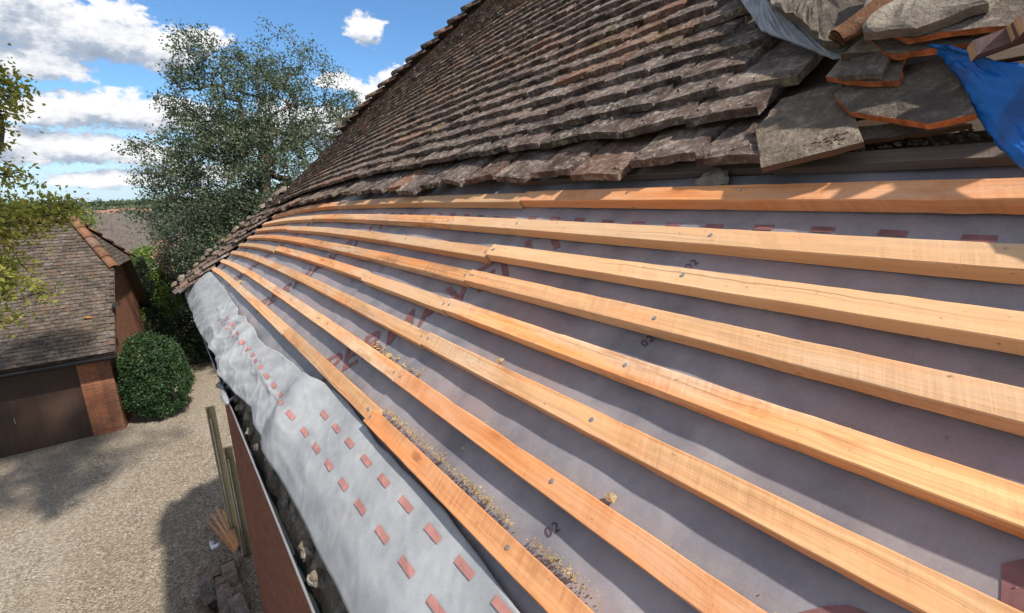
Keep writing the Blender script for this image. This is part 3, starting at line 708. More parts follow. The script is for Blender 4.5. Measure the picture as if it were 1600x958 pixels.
tag(slab('loose_tile', [(0.383, 0.889), (0.376, 0.930), (0.322, 0.935), (0.314, 0.870)], 0.080, 0.010, M_SLAB, M_SLAB, 11, (0, 0), 0.004), 'mossy tile fragment resting on the orange-edged tile', 'tile fragment')
tag(slab('loose_tile', [(0.335, 0.955), (0.26, 1.00), (0.14, 0.96), (0.05, 0.88), (0.05, 0.850), (0.143, 0.876), (0.20, 0.893), (0.254, 0.906), (0.293, 0.908)], 0.105, 0.009, M_SLAB, M_TERRA, 14, (0, -0.05), 0.002), 'long dark tile with a bright orange broken front edge under the mortar lump', 'roof tile')
tag(slab('loose_tile', [(0.369, 0.978), (0.345, 1.01), (0.20, 0.99), (0.10, 0.93), (0.157, 0.892), (0.24, 0.900), (0.288, 0.904), (0.303, 0.903), (0.328, 0.918)], 0.087, 0.0105, M_SLAB, M_TERRA, 17, (0, 0), 0.004), 'dark tile with an orange broken corner wedged above the gap', 'roof tile')
tag(slab('mortar_lump', [(0.314, 0.917), (0.352, 0.925), (0.400, 1.09), (0.24, 1.09), (0.195, 0.98), (0.208, 0.925), (0.225, 0.925), (0.247, 0.914), (0.279, 0.904)], 0.126, 0.013, M_MORTAR, M_MORTAR, 20, (0, 0.05), 0.009, rough=0.016), 'pale craggy mortar slab at the top edge above the stacked tiles', 'mortar')
tag(slab('mortar_bed', [(0.75, 1.42), (0.42, 1.30), (0.34, 1.08), (0.37, 1.00), (0.405, 0.965), (0.430, 0.975), (0.508, 1.070), (0.604, 1.163)], 0.108, 0.016, M_MORTAR, M_MORTAR, 23, (0, 0.05), 0.009, rough=0.010), 'broad grey mortar bed above the lead flashing', 'mortar')
tag(slab('mortar_bed', [(0.40, 0.95), (0.38, 0.99), (0.40, 1.30), (0.29, 1.30), (0.27, 1.02), (0.29, 0.95), (0.33, 0.93)], 0.084, 0.03, M_MORTAR, M_DARKWOOD, 24, (0, 0.02), 0.010), 'shadowed lower mortar mass behind the brown curved tile edge', 'mortar')
tag(slab('lead_flashing', [(1.10, 1.75), (0.86, 1.62), (0.66, 1.33), (0.54, 1.18), (0.46, 1.07), (0.365, 1.04), (0.368, 0.965), (0.425, 0.975), (0.508, 1.045), (0.626, 1.14), (0.803, 1.38), (1.02, 1.66)], 0.070, 0.004, M_LEAD, M_LEAD, 26, (0.0, 0.02), 0.006), 'streaked blue-grey lead flashing strip along the end of the tile courses', 'flashing')
# half-round tile end leaning on the mortar
hv, hf = [], []
path = [((0.402, 0.944), 0.108), ((0.380, 0.954), 0.112), ((0.361, 0.982), 0.114), ((0.339, 1.018), 0.116), ((0.32, 1.06), 0.117)]
for (t0, s0), h0 in path:
    for q in range(9):
        a = math.pi * (q / 8 - 0.1); hv.append(surf(t0 - 0.012 * math.cos(a), s0 - 0.012 * math.cos(a) * 0.6, h0 + 0.014 * math.sin(a)))
for i in range(len(path) - 1):
    for q in range(8): hf.append((i * 9 + q, i * 9 + q + 1, (i + 1) * 9 + q + 1, (i + 1) * 9 + q))
hf.append(tuple(range(9)))
rt = mesh_obj('ridge_tile', hv, hf, M_RIDGE, smooth=True); rt.modifiers.new('thickness', 'SOLIDIFY').thickness = 0.006
tag(rt, 'brown curved tile edge running down between the two mortar masses', 'ridge tile')
# old grey batten, boards and rubble in the open strip
def plank(name, ta, tb, s0, wd, th, h, mat, seed, parent=True):
    V, F, UV = [], [], []; n = 14; sec = [(-wd / 2, 0), (wd / 2, 0), (wd / 2, -th), (-wd / 2, -th)]
    for i in range(n):
        t = ta + (tb - ta) * i / (n - 1)
        for q, (a, b) in enumerate(sec): V.append(surf(t, s0 + a + 0.002 * nz(t * 9, seed + q), h + b + 0.001 * nz(t * 12, seed)))
    per = [0, wd, wd + th, 2 * wd + th, 2 * wd + 2 * th]
    for i in range(n - 1):
        for q in range(4):
            a, b = i * 4 + q, i * 4 + (q + 1) % 4; F.append((a, b, b + 4, a + 4)); u0 = (tb - ta) * i / (n - 1); u1 = (tb - ta) * (i + 1) / (n - 1)
            UV += [(u0, per[q]), (u0, per[q + 1]), (u1, per[q + 1]), (u1, per[q])]
    F += [(3, 2, 1, 0), tuple((n - 1) * 4 + q for q in range(4))]; UV += [(0, 0)] * 8
    o = mesh_obj(name, V, F, mat, uvs=UV); return hpart(o) if parent else o
pl = plank('old_batten', -1.0, 0.46, 0.785, 0.030, 0.016, -0.006, M_OLDWOOD, 4); pl['label'] = 'old grey weathered batten left above the new battens'
plank('old_batten', 0.42, 1.3, 0.790, 0.03, 0.016, -0.006, M_OLDWOOD, 6)
plank('old_batten', -1.0, 0.7, 0.845, 0.035, 0.02, -0.008, M_DARKWOOD, 9)
plank('old_batten', -1.0, 0.7, 0.93, 0.035, 0.02, -0.008, M_DARKWOOD, 12)
plank('old_board', -1.0, 0.62, 0.885, 0.22, 0.006, -0.019, M_DARKWOOD, 13)
plank('old_board', -1.0, 0.66, 1.15, 0.30, 0.006, -0.015, M_DARKWOOD, 15)
plank('old_board', -1.0, 1.1, 1.5, 0.38, 0.006, -0.013, M_DARKWOOD, 16)
tag(slab('tile_fragment', [(0.40, 0.80), (0.395, 0.835), (0.25, 0.835), (0.20, 0.815), (0.235, 0.808), (0.33, 0.80)], 0.015, 0.008, M_SLAB, M_DARKWOOD, 31, (0, 0), 0.002), 'thin grey fragment under the cracked tile', 'tile fragment')
rub_v, rub_f = [], []
def lump_into(V, F, c0, r, seed, sq=(1, 1, .7)):
    rr = np.random.default_rng(seed); base = np.array([(1, 0, 0), (.3, .95, 0), (-.8, .6, 0), (-.8, -.6, 0), (.3, -.95, 0), (.1, .1, 1), (0, 0, -1)]) * r * rr.uniform(0.7, 1.3, (7, 1)) * sq; o_ = len(V)
    V.extend((base + c0).tolist()); F.extend([tuple(q + o_ for q in f) for f in ((0, 1, 5), (1, 2, 5), (2, 3, 5), (3, 4, 5), (4, 0, 5), (1, 0, 6), (2, 1, 6), (3, 2, 6), (4, 3, 6), (0, 4, 6))])
for i in range(150):
    t0 = rng.uniform(0.10, 0.46); lump_into(rub_v, rub_f, surf(t0, 0.803 + 0.03 * rng.random() ** 2 + 0.01 * nz(t0 * 20), -0.004), rng.uniform(0.0015, 0.006), i, (1.6, 1, .6))
tag(mesh_obj('rubble_crumbs', rub_v, rub_f, M_MORTAR), 'mortar rubble crumbs on the dark board below the cracked tile', kind='stuff')
o = rock('stone', tuple(surf(0.572, 0.750, -0.012)), 0.028, 3, M_MORTAR, None, (1.0, 1.25, 0.55), 3); o.rotation_euler = (0, -0.75, 0)
tag(o, 'rounded mossy stone lying on the membrane just above the top new batten', 'stone')
rub_v, rub_f = [], []
for i in range(70):
    t0 = 0.335 + 0.09 * rng.random(); s0 = 0.733 + 0.035 * rng.random() + (t0 - 0.335) * -0.3 + 0.018
    lump_into(rub_v, rub_f, surf(t0, s0, 0.046), rng.uniform(0.0015, 0.0042), i + 200, (1, 1, .8))
tag(mesh_obj('dirt_crumbs', rub_v, rub_f, M_DARKWOOD), 'dark dirt crumbs on the lower corner of the wide grey tile', kind='stuff')

# blue tarpaulin
TL = [(0.287, 0.92), (0.253, 0.898), (0.239, 0.878), (0.219, 0.847), (0.202, 0.816), (0.186, 0.789), (0.156, 0.737), (0.126, 0.702), (0.097, 0.66)]
TR = [(0.245, 0.890), (0.208, 0.868), (0.165, 0.838), (0.125, 0.792), (0.10, 0.765), (0.07, 0.73), (0.04, 0.68), (0.01, 0.635), (-0.02, 0.59)]
TH = [.078, .078, .076, .07, .06, .05, .042, .038, .035]
prof = [(TL[i], TH[i], TR[i], TH[i] + 0.010) for i in range(9)]
V = []; nu, nw = 46, 34
for i in range(nu):
    x = i / (nu - 1) * (len(prof) - 1); k = min(int(x), len(prof) - 2); f_ = x - k
    a0 = np.array([*prof[k][0], prof[k][1]]) * (1 - f_) + np.array([*prof[k + 1][0], prof[k + 1][1]]) * f_
    b0 = np.array([*prof[k][2], prof[k][3]]) * (1 - f_) + np.array([*prof[k + 1][2], prof[k + 1][3]]) * f_
    for j in range(nw):
        g2 = j / (nw - 1); q = a0 + (b0 - a0) * g2
        hh = q[2] + 0.004 * math.sin(x * 1.9 + g2 * 2.2) * min(1, g2 * 2 + .2) + 0.004 * nz(x * 0.9, g2 * 3) + 0.0035 * (1 - min(1, 6 * abs(nz(x * 0.8 + g2 * 2, g2 * 3 - x * .5, 4)))) ** 2 - 0.010 * max(0, 0.12 - g2) * 6 
        V.append(surf(q[0] + 0.004 * nz(x * 2, 5) * (1 - g2), q[1], hh))
tarp = mesh_obj('tarpaulin', V, grid_faces(nu, nw), M_TARP, smooth=True)
tarp.modifiers.new('thickness', 'SOLIDIFY').thickness = 0.0015
tag(tarp, 'blue plastic tarpaulin hanging at the right edge over the broken tiles', 'tarpaulin')
# new timber offcuts stacked behind the tarpaulin
for i, (t0, s0, h0) in enumerate([(0.207, 0.851, 0.102), (0.175, 0.862, 0.108), (0.138, 0.795, 0.103), (0.165, 0.855, 0.121), (0.130, 0.815, 0.119)]):
    a = Vector(surf(t0, s0, h0)); b = Vector(surf(t0 - 0.24, s0 + 0.15 + 0.012 * i, h0 - 0.020))
    o = beam('timber_offcut', a, b, 0.024, 0.020, M_PINKWOOD, None, (-0.2, 0.75, 0.7), M_ENDGRAIN)
    tag(o, ['timber offcut with pale cut end just above the tarpaulin', 'timber offcut second from the tarpaulin top', 'timber offcut with its pale end over the blue sheet at the right edge', 'uppermost pink timber offcut in the small stack', 'timber offcut furthest right in the small stack'][i], 'timber', 'timber offcuts behind the tarpaulin')
wf = thing('dormer_window_frame', 'white painted window frame corner with brown board at the top right edge', 'window frame', tuple(surf(0.19, 0.96, 0.1)))
for o in (beam('frame_post', surf(0.211, 1.038, 0.0), Vector(surf(0.211, 1.038, 0.0)) + Vector((0.0, 0.0, 0.14)), 0.035, 0.035, M_WHITE), beam('brown_board', surf(0.253, 1.092, 0.0), Vector(surf(0.253, 1.092, 0.0)) + Vector((0.0, 0.0, 0.14)), 0.07, 0.02, M_YELWOOD, None, (0, 1, 0))):
    o.parent = wf; under(o, wf)

# ------------------------------------------------------------------ crumbs and sawdust along the battens
dv, df, no = [], [], 0
def crumb(t, s, h, r):
    global no
    c0 = surf(t, s, h)
    pts = rng.normal(size=(6, 3)); pts /= np.linalg.norm(pts, axis=1)[:, None]; pts *= r * rng.uniform(0.6, 1.2, (6, 1))
    base = np.array([(1, 0, 0), (0, 1, 0), (-1, 0, 0), (0, -1, 0), (0, 0, 1), (0, 0, -1)]) * r + pts * 0.5
    dv.extend((base * [1, 1, .7] + c0).tolist())
    df.extend([tuple(q + no for q in f) for f in ((0, 1, 4), (1, 2, 4), (2, 3, 4), (3, 0, 4), (1, 0, 5), (2, 1, 5), (3, 2, 5), (0, 3, 5))]); no += 6
for _ in range(2200):
    t = rng.uniform(0.36, 1.02) if rng.random() < 0.85 else rng.uniform(0.0, 1.5)
    if nz(t * 9, 4) + 0.5 * nz(t * 31, 9) < rng.uniform(-0.5, 0.25): continue
    crumb(t, 0.014 + abs(rng.normal(0, 0.006)), -0.022 + rng.uniform(0, 0.012), rng.uniform(0.0005, 0.0012) * (1 + 2.2 * rng.random() ** 4))
for row in range(2, 8):
    s0 = 0.1 * (8 - row) + SO[row - 1]
    for _ in range(34): crumb(rng.uniform(0, 2.5), s0 + 0.021 + abs(rng.normal(0, 0.004)), -0.022, rng.uniform(0.0006, 0.0020))
for _ in range(90): crumb(rng.uniform(1.0, 1.32), 0.123 + abs(rng.normal(0, 0.008)), -0.020, rng.uniform(0.001, 0.004))
for _ in range(160): crumb(rng.uniform(0, 4), rng.uniform(-0.02, 0.72), -0.0245, rng.uniform(0.0005, 0.0015))
sw = mesh_obj('sawdust_and_crumbs', dv, df, M_DEBRIS); tag(sw, 'sandy crumbs and sawdust gathered along the lowest battens', kind='stuff')
for t0, s0, r, lab in ((0.403, 0.130, 0.010, 'brown tile chip behind the second lowest batten'), (0.717, 0.060, 0.004, 'small tan crumb on the membrane between the two lowest battens'), (0.783, 0.240, 0.009, 'round tan crumb behind the third lowest batten'), (1.19, 0.125, 0.013, 'tan mortar crumb behind the second lowest batten'), (3.45, 0.022, 0.018, 'tan splinter lump behind the lowest batten near its far end')):
    o = rock('mortar_crumb', tuple(surf(t0, s0, -0.017)), r, t0 * 10, M_DEBRIS, None, (1, 1, .7), 1); tag(o, lab, 'crumb')

# ------------------------------------------------------------------ eaves: gutter, mortar bedding, walls
def eave(t): return surf(t, -0.30, -0.03)
V, V2, F = [], [], []; ts = np.linspace(-1.6, 7.0, 60); K = 11
for t in ts:
    e = eave(t); cx, cz = e[0] + 0.045, e[2] - 0.055
    for q in range(K):
        a = math.pi + math.pi * q / (K - 1); V.append((cx + 0.056 * math.cos(a), t, cz + 0.056 * math.sin(a)))
gut = thing('gutter', 'dark half-round gutter with a pale lip running below the eaves flap', 'gutter', (0.15, 2.5, -0.9))
o = mesh_obj('channel', V, grid_faces(len(ts), K), M_GUT, gut, smooth=True); under(o, gut); o.modifiers.new('thickness', 'SOLIDIFY').thickness = 0.003
v, f = tube_vf([(eave(t)[0] - 0.012, t, eave(t)[2] - 0.053) for t in ts], 0.0030, 6); under(mesh_obj('lip', v, f, M_GUTLIP, gut, smooth=True), gut)
br = mesh_obj('joint_bracket', *tube_vf([(eave(2.1)[0] - 0.018, 2.02, eave(2.1)[2] - 0.048), (eave(2.1)[0] - 0.02, 2.1, eave(2.1)[2] - 0.042), (eave(2.1)[0] - 0.012, 2.2, eave(2.1)[2] - 0.048), (eave(2.1)[0] - 0.022, 2.25, eave(2.1)[2] - 0.045)], [0.009, 0.014, 0.007, 0.015], 7), M_GUTLIP, gut, smooth=True); under(br, gut)
for yy in (2.03, 2.24):
    under(mesh_obj('bracket_arm', *tube_vf([(eave(2.1)[0] - 0.02, yy, eave(2.1)[2] - 0.045), (eave(2.1)[0] + 0.03, yy + 0.02, eave(2.1)[2] - 0.03)], 0.006, 6), M_GUTLIP, gut, smooth=True), gut)
# mortar bedding and wall head behind the gutter
V = []; ts = np.linspace(-1.5, 6.6, 420); K = 12
for t in ts:
    e = eave(t)
    for q in range(K):
        f_ = q / (K - 1); x = e[0] + 0.012 + 0.17 * f_; z = e[2] - 0.04 + 0.10 * f_ - 0.06 * max(0, 0.15 - f_) * 6
        l = 0.022 * nz(t * 11, f_ * 3) + 0.016 * nz(t * 26, f_ * 6, 3) + 0.01 * nz(t * 60, f_ * 14, 6)
        V.append((x + l * 0.9 - 0.006, t, z + l * 0.7))
mb = hpart(mesh_obj('mortar_bedding', V, grid_faces(len(ts), K), M_MORTAR))
for i in range(46):
    t = 0.45 + 0.115 * i + rng.uniform(-.03, .03) if i < 22 else rng.uniform(0.4, 4.5); e = eave(t)
    o = rock('mortar_lump', (e[0] + rng.uniform(0.012, 0.035), t, e[2] - rng.uniform(0.035, 0.055)), rng.uniform(0.008, 0.020), i + 60, M_MORTAR, None, (1, 1.2, .8), 2); hpart(o)
hw = 0.31
box_o = box('brick_wall', hw, hw + 0.25, -2.2, 6.2, GZ - 0.05, -0.92, M_BRICK); hpart(box_o)
# gable end wall
ys = 6.50
prof_s = [surf(6.2, s, -0.11) for s in np.linspace(-0.10, 2.3, 8)]
gv = [(hw + 0.25, GZ)] + [(p[0], p[2]) for p in prof_s if p[0] > hw + 0.25] + [(8.6, prof_s[-1][2]), (8.6, GZ)]
n = len(gv); V = [(x, 5.95, z) for x, z in gv] + [(x, 6.197, z) for x, z in gv]
F = [tuple(range(n))[::-1], tuple(range(n, 2 * n))] + [(i, (i + 1) % n, n + (i + 1) % n, n + i) for i in range(n)]
uv = [(gv[i][0], gv[i][1]) for i in reversed(range(n))] + [(gv[i][0], gv[i][1]) for i in range(n)]
for i in range(n): uv += [(0, gv[i][1]), (0, gv[(i + 1) % n][1]), (.2, gv[(i + 1) % n][1]), (.2, gv[i][1])]
o = hpart(mesh_obj('gable_wall', V, F, M_BRICK, uvs=uv))
# underlay upstand at the far lower corner
V = []
for i in range(16):
    q = i / 15; t = 6.95 - 1.55 * q; s = -0.405 + 0.36 * q
    a = surf(t, s, 0.004 - 0.012 * math.sin(q * 3.1)); bb = surf(t - 0.45 * (1 - q) - 0.03, s - 0.012, -0.03)
    V += [a, bb]
F = [(2 * i, 2 * i + 1, 2 * i + 3, 2 * i + 2) for i in range(15)]
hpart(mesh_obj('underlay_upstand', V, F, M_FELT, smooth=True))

for i in range(17):
    s_ = -0.36 + 0.095 * i; p = surf(verge(s_) - 0.10 - 0.25 * abs(nz(i * 1.9, 3)), s_, 0.085 + 0.02 * nz(i * 2.3))
    o = rock('verge_mortar', tuple(p), 0.050 + 0.045 * nz(i * 1.7 + .3, 8), i + 120, M_SLAB if i % 3 else M_MORTAR, None, (0.9, 1.5 + 1.5 * abs(nz(i * 2.7, 1)), 0.45), 2); o.rotation_euler = (0.2 * nz(i, 2), -0.7, 0.3 * nz(i, 5)); hpart(o)
# hipped end above the gable: bonnet tiles up the hip, then the far hip face and the back slope
hp = [surf(verge(x_) + 0.02, x_, 0.055) for x_ in np.linspace(2.15, 5.2, 26)]
for i in range(len(hp) - 1):
    p0 = Vector(hp[i]); d = (Vector(hp[i + 1]) - p0) * 1.15; s_ = d.cross(Vector((0, 0, 1))).normalized(); u_ = s_.cross(d).normalized(); v = []
    for j, p in enumerate((p0, p0 + d)):
        r_ = 0.062 + (0.014 if j == 0 else 0) + 0.01 * nz(i * 2.2)
        for q in range(7):
            an = math.pi * q / 6; v.append(tuple(p + s_ * math.cos(an) * r_ + u_ * (math.sin(an) * r_ * .75 + (0.03 if j == 0 else -0.015))))
    o = hpart(mesh_obj('hip_tile', v, [(q, q + 1, 8 + q, 7 + q) for q in range(6)], M_TILE, smooth=True)); o.modifiers.new('t', 'SOLIDIFY').thickness = 0.016
hv_ = [tuple(p) for p in hp] + [tuple(p + np.array([0.0, 6.4 - p[1], 0]) * 1.0 + np.array([0, 0.25, -(p[2] - hp[0][2])])) for p in hp]; k = len(hp)
hpart(mesh_obj('far_hip_slope', hv_, [(i, i + 1, k + i + 1, k + i) for i in range(k - 1)], M_TILE))
top = surf(np.linspace(-1.6, verge(5.2), 12), 5.2, -0.02); bot = top + np.array([4.6, 0, -4.2]); V = np.vstack([top, bot]); k = len(top)
hpart(mesh_obj('back_slope', V, [(i, i + 1, k + i + 1, k + i) for i in range(k - 1)], M_TILE))

# ------------------------------------------------------------------ ground
def sheet(name, pts, z, mat, n=1):
    return tag(mesh_obj(name, [(x, y, z) for x, y in pts], [tuple(range(len(pts)))], mat), kind='structure')
xs = np.concatenate([np.linspace(-3000, -60, 14), np.linspace(-40, 40, 9), np.linspace(60, 3000, 14)]); ysg = np.concatenate([np.linspace(-40, 60, 8), np.linspace(90, 600, 20), np.linspace(700, 4500, 14)])
Xg, Yg = np.meshgrid(xs, ysg, indexing='ij')
Zg = GZ - 0.03 + 1.2 * np.clip((Yg - 80) / 500, 0, 1) * np.sin(Xg / 170 + 1.0) * 0.6 - 0.8 * np.clip((Yg - 60) / 200, 0, 1)
sheet_ = mesh_obj('ground', np.stack([Xg, Yg, Zg], -1).reshape(-1, 3), grid_faces(len(xs), len(ysg)), M_GROUND, smooth=True); tag(sheet_, kind='structure')
sheet('gravel_yard', [(-14, -12), (8, -12), (8, 20.5), (3, 30), (-1.0, 30), (-1.0, 21), (-14, 21)], GZ, M_GRAVEL)

# ------------------------------------------------------------------ foliage
def leaves(name, centers, spread, per, size, mat, parent=None, seed=1, flat=0.0, asp=0.55):
    r = np.random.default_rng(seed); C = np.repeat(np.asarray(centers, float), per, 0); N = len(C)
    C = C + r.normal(size=(N, 3)) * spread
    nrm = r.normal(size=(N, 3)); nrm[:, 2] += flat; nrm /= np.linalg.norm(nrm, axis=1)[:, None]
    a = np.cross(nrm, r.normal(size=(N, 3))); a /= np.linalg.norm(a, axis=1)[:, None]; b = np.cross(nrm, a)
    sz = size * r.uniform(0.55, 1.25, (N, 1))
    V = np.stack([C - a * sz, C - b * sz * asp + nrm * sz * .12, C + a * sz, C + b * sz * asp + nrm * sz * .12], 1).reshape(-1, 3)
    me = bpy.data.meshes.new(name); me.vertices.add(4 * N); me.loops.add(4 * N); me.polygons.add(N)
    me.vertices.foreach_set('co', V.ravel()); me.loops.foreach_set('vertex_index', np.arange(4 * N, dtype=np.int32)); me.polygons.foreach_set('loop_start', np.arange(0, 4 * N, 4, dtype=np.int32))
    me.update(calc_edges=True)
    at = me.attributes.new('rnd', 'FLOAT', 'FACE'); cl = np.repeat(r.uniform(0, 1, len(centers)), per)
    at.data.foreach_set('value', np.clip(0.5 * r.uniform(0, 1, N) + 0.5 * cl, 0, 1)); me.materials.append(mat)
    return link(bpy.data.objects.new(name, me), parent)
def grow(trunk, attract, seed, r_tip=0.006, bend=0.25):
    """connect twig points back to the trunk; returns tube paths with pipe-model radii"""
    r = np.random.default_rng(seed); nodes = [np.array(p, float) for p in trunk]; par = [-1] + list(range(len(trunk) - 1))
    base = nodes[0]; top = nodes[-1]
    order = np.argsort([np.linalg.norm(a - top) for a in attract]); tips = []
    for k in order:
        a = np.asarray(attract[k], float); arr = np.array(nodes)
        dd = np.linalg.norm(arr - a, axis=1) + 0.35 * np.maximum(0, arr[:, 2] - a[2])
        j = int(np.argmin(dd)); p = arr[j]; L = np.linalg.norm(a - p); m = max(1, int(L / 0.45)); prev = j
        off = r.normal(size=3) * bend * L * 0.35
        for q in range(1, m + 1):
            f_ = q / m; pt = p + (a - p) * f_ + off * math.sin(math.pi * f_) * (0.8 if m > 1 else 0)
            nodes.append(pt); par.append(prev); prev = len(nodes) - 1
        tips.append(prev)
    cnt = np.zeros(len(nodes)); cnt[tips] = 1
    for i in range(len(nodes) - 1, 0, -1): cnt[par[i]] += cnt[i]
    rad = r_tip * np.maximum(cnt, 1) ** 0.46
    V, F = [], []
    for i in range(1, len(nodes)):
        a, b = nodes[par[i]], nodes[i]
        if np.linalg.norm(b - a) < 1e-4: continue
        sd_ = 7 if rad[i] > 0.04 else (4 if rad[i] > 0.012 else 3)
        v, f = tube_vf([a, b], [min(rad[par[i]], rad[i] * 1.4), rad[i]], sd_, len(V), cap=False); V += v; F += f
    return V, F
def in_blobs(blobs, n, seed, shell=0.0, thin=None):
    r = np.random.default_rng(seed); vol = np.array([b[3] * b[4] * b[5] for b in blobs]); k = r.choice(len(blobs), n, p=vol / vol.sum()); out = []
    for i in k:
        cx, cy, cz, rx, ry, rz = blobs[i]; d = r.normal(size=3); d /= np.linalg.norm(d); q = (shell + (1 - shell) * r.random()) ** (1 / 3)
        p = (cx + rx * d[0] * q, cy + ry * d[1] * q, cz + rz * d[2] * q)
        if thin is None or nz(p[0] * thin, p[1] * thin, p[2] * thin + seed) > -0.12 or r.random() < 0.18: out.append(p)
    return out
def tree(name, label, trunk, blobs, n, per, spread, size, mat, seed, rt=0.006, cat='tree', shell=0.0, flat=0.3, thin=None, extra=None, extra2=None):
    o = thing(name, label, cat, tuple(trunk[0])); att = in_blobs(blobs, n, seed, shell, thin)
    if extra: att += in_blobs(extra[0], extra[1], seed + 1)
    if extra2: att += in_blobs(extra2[0], extra2[1], seed + 2, thin=0.9)
    v, f = grow(trunk, att, seed, rt); under(mesh_obj('trunk', v, f, M_BARK, o, smooth=True), o)
    under(leaves('crown', att, spread, per, size, mat, o, seed, flat), o)
    return o
# big tree behind the far corner of the roof
bigblobs = [(2.2, 17.0, 0.6, 2.3, 2.2, 1.9), (2.4, 17.0, 2.4, 1.9, 1.8, 1.5), (3.5, 17, 3.7, 1.3, 1.3, 1.15), (5.2, 17.4, 3.7, .75, 1.0, .95), (1.75, 16.8, 3.6, .8, .9, .9), (5.1, 17.4, 1.9, 1.4, 1.4, 1.3), (0.9, 16.8, -0.9, 1.2, 1.8, 1.2),
            (2.6, 17, -1.6, 2.4, 2.2, 1.6), (0.35, 16.8, 1.2, .85, .8, .35), (0.2, 16.8, 0.5, .6, .8, .3), (0.0, 16.8, -0.5, .6, .8, .3), (0.95, 16.6, 2.5, .5, .6, .35), (1.0, 16.6, 3.2, .3, .6, .25), (0.75, 16.8, 0.3, 1.0, 1, .8), (3.2, 17, -3.4, 2.2, 2, 1.3), (6.0, 17.6, 2.7, .65, .8, .6)]
tree('broadleaf_tree', 'tall dark green tree with sky showing through its crown, rising behind the far gable', [(3.2, 17.2, GZ), (3.1, 17.1, -3.4), (3.0, 17.1, -1.4), (2.9, 17.0, 0.2), (3.1, 17.0, 1.6)], bigblobs, 3700, 42, 0.12, 0.041, M_LEAF_BIG, 5, 0.0055, thin=1.5)
# yellow-green tree whose branches enter at the left edge
lb = [(-1.30, 8.0, 1.20, .33, .35, .42), (-1.30, 8.0, 0.72, .20, .3, .16), (-1.30, 8.0, 0.34, .30, .3, .10), (-1.25, 8.0, -0.12, .48, .4, .20), (-0.76, 8.0, 0.05, .10, .15, .18), (-0.97, 8.0, 0.08, .09, .15, .16), (-1.4, 8.0, -0.38, .32, .3, .14), (-1.55, 8.0, -0.80, .30, .3, .20), (-1.38, 8.0, -1.06, .26, .2, .07), (-1.55, 8.0, -1.28, .22, .2, .10),
      (-4.6, 8.6, 1.2, 2.3, 2.2, 1.9), (-5.2, 8.2, 3.6, 2.6, 2.4, 1.8), (-4.2, 9.6, 0.2, 1.6, 1.4, 1.0), (-3.6, 9.2, 3.0, 1.3, 1.4, 1.3),
      (-0.9, 6.4, 3.7, 1.0, .9, .5), (0.1, 6.9, 4.5, .7, .7, .35), (-2.3, 6.6, 4.1, 1.2, 1.0, .8), (-2.6, 8.4, 4.6, 1.2, 1.1, .7)]  # overhead crown out of view, added to shade the yard
lb2 = lb[:10]
shade_blobs = [(-1.8, 5.9, 3.1, 1.3, .9, .35), (-0.6, 5.7, 3.2, .9, .8, .3), (-3.3, 6.2, 3.2, 1.2, 1.0, .4), (-1.0, 7.3, 3.5, 1.3, 1.0, .35), (-0.1, 7.8, 3.9, .8, .8, .25), (-2.4, 7.9, 3.7, 1.3, 1.0, .35), (-1.2, 8.9, 4.1, 1.2, .7, .3), (0.25, 6.3, 3.2, .7, .7, .28), (0.95, 6.6, 3.6, .6, .6, .25), (0.1, 7.1, 3.6, .8, .6, .28)]  # unseen overhanging branches added to cast shade on the gravel
tree('yellowing_tree', 'tree with yellow-green leaves reaching in from the left edge above the garage', [(-5.2, 8.2, GZ), (-5.1, 8.2, -2.4), (-4.8, 8.3, -0.4), (-4.6, 8.4, 1.2), (-4.7, 8.4, 2.8)], lb, 1500, 22, 0.085, 0.034, M_LEAF_YEL, 11, 0.006, extra=(lb2, 210), extra2=(shade_blobs, 2300))
# clipped yew
def dome(cx, cy, z0, rx, ry, hh, n, seed, e=2.6):
    r = np.random.default_rng(seed); out = []
    while len(out) < n:
        d = r.normal(size=3); d /= np.linalg.norm(d); d[2] = abs(d[2]) * (1 if r.random() < .5 else -1)
        k = (abs(d[0]) ** e + abs(d[1]) ** e + abs(d[2]) ** e) ** (-1 / e); q = 0.88 + 0.12 * r.random(); lump = 1 + 0.16 * nz(*(d * 2.2 + seed)) + 0.09 * nz(*(d * 6 + seed))
        out.append((cx + d[0] * k * rx * q * lump, cy + d[1] * k * ry * q * lump, z0 + hh / 2 + d[2] * k * hh / 2 * q * lump))
    return out
yw = thing('clipped_yew_bush', 'dense dark green bush clipped to a rounded box beside the garage pier', 'bush', (-0.68, 15.2, GZ))
under(leaves('foliage', dome(-0.66, 15.2, GZ + 0.02, 0.74, 0.72, 2.16, 5200, 3), 0.03, 5, 0.030, M_LEAF_YEW, yw, 4), yw)
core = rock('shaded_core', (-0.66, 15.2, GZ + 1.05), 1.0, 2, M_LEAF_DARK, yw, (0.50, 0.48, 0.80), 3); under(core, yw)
under(mesh_obj('stem', *tube_vf([(-0.66, 15.2, GZ), (-0.66, 15.2, GZ + 1)], 0.06, 6), M_BARK, yw), yw)
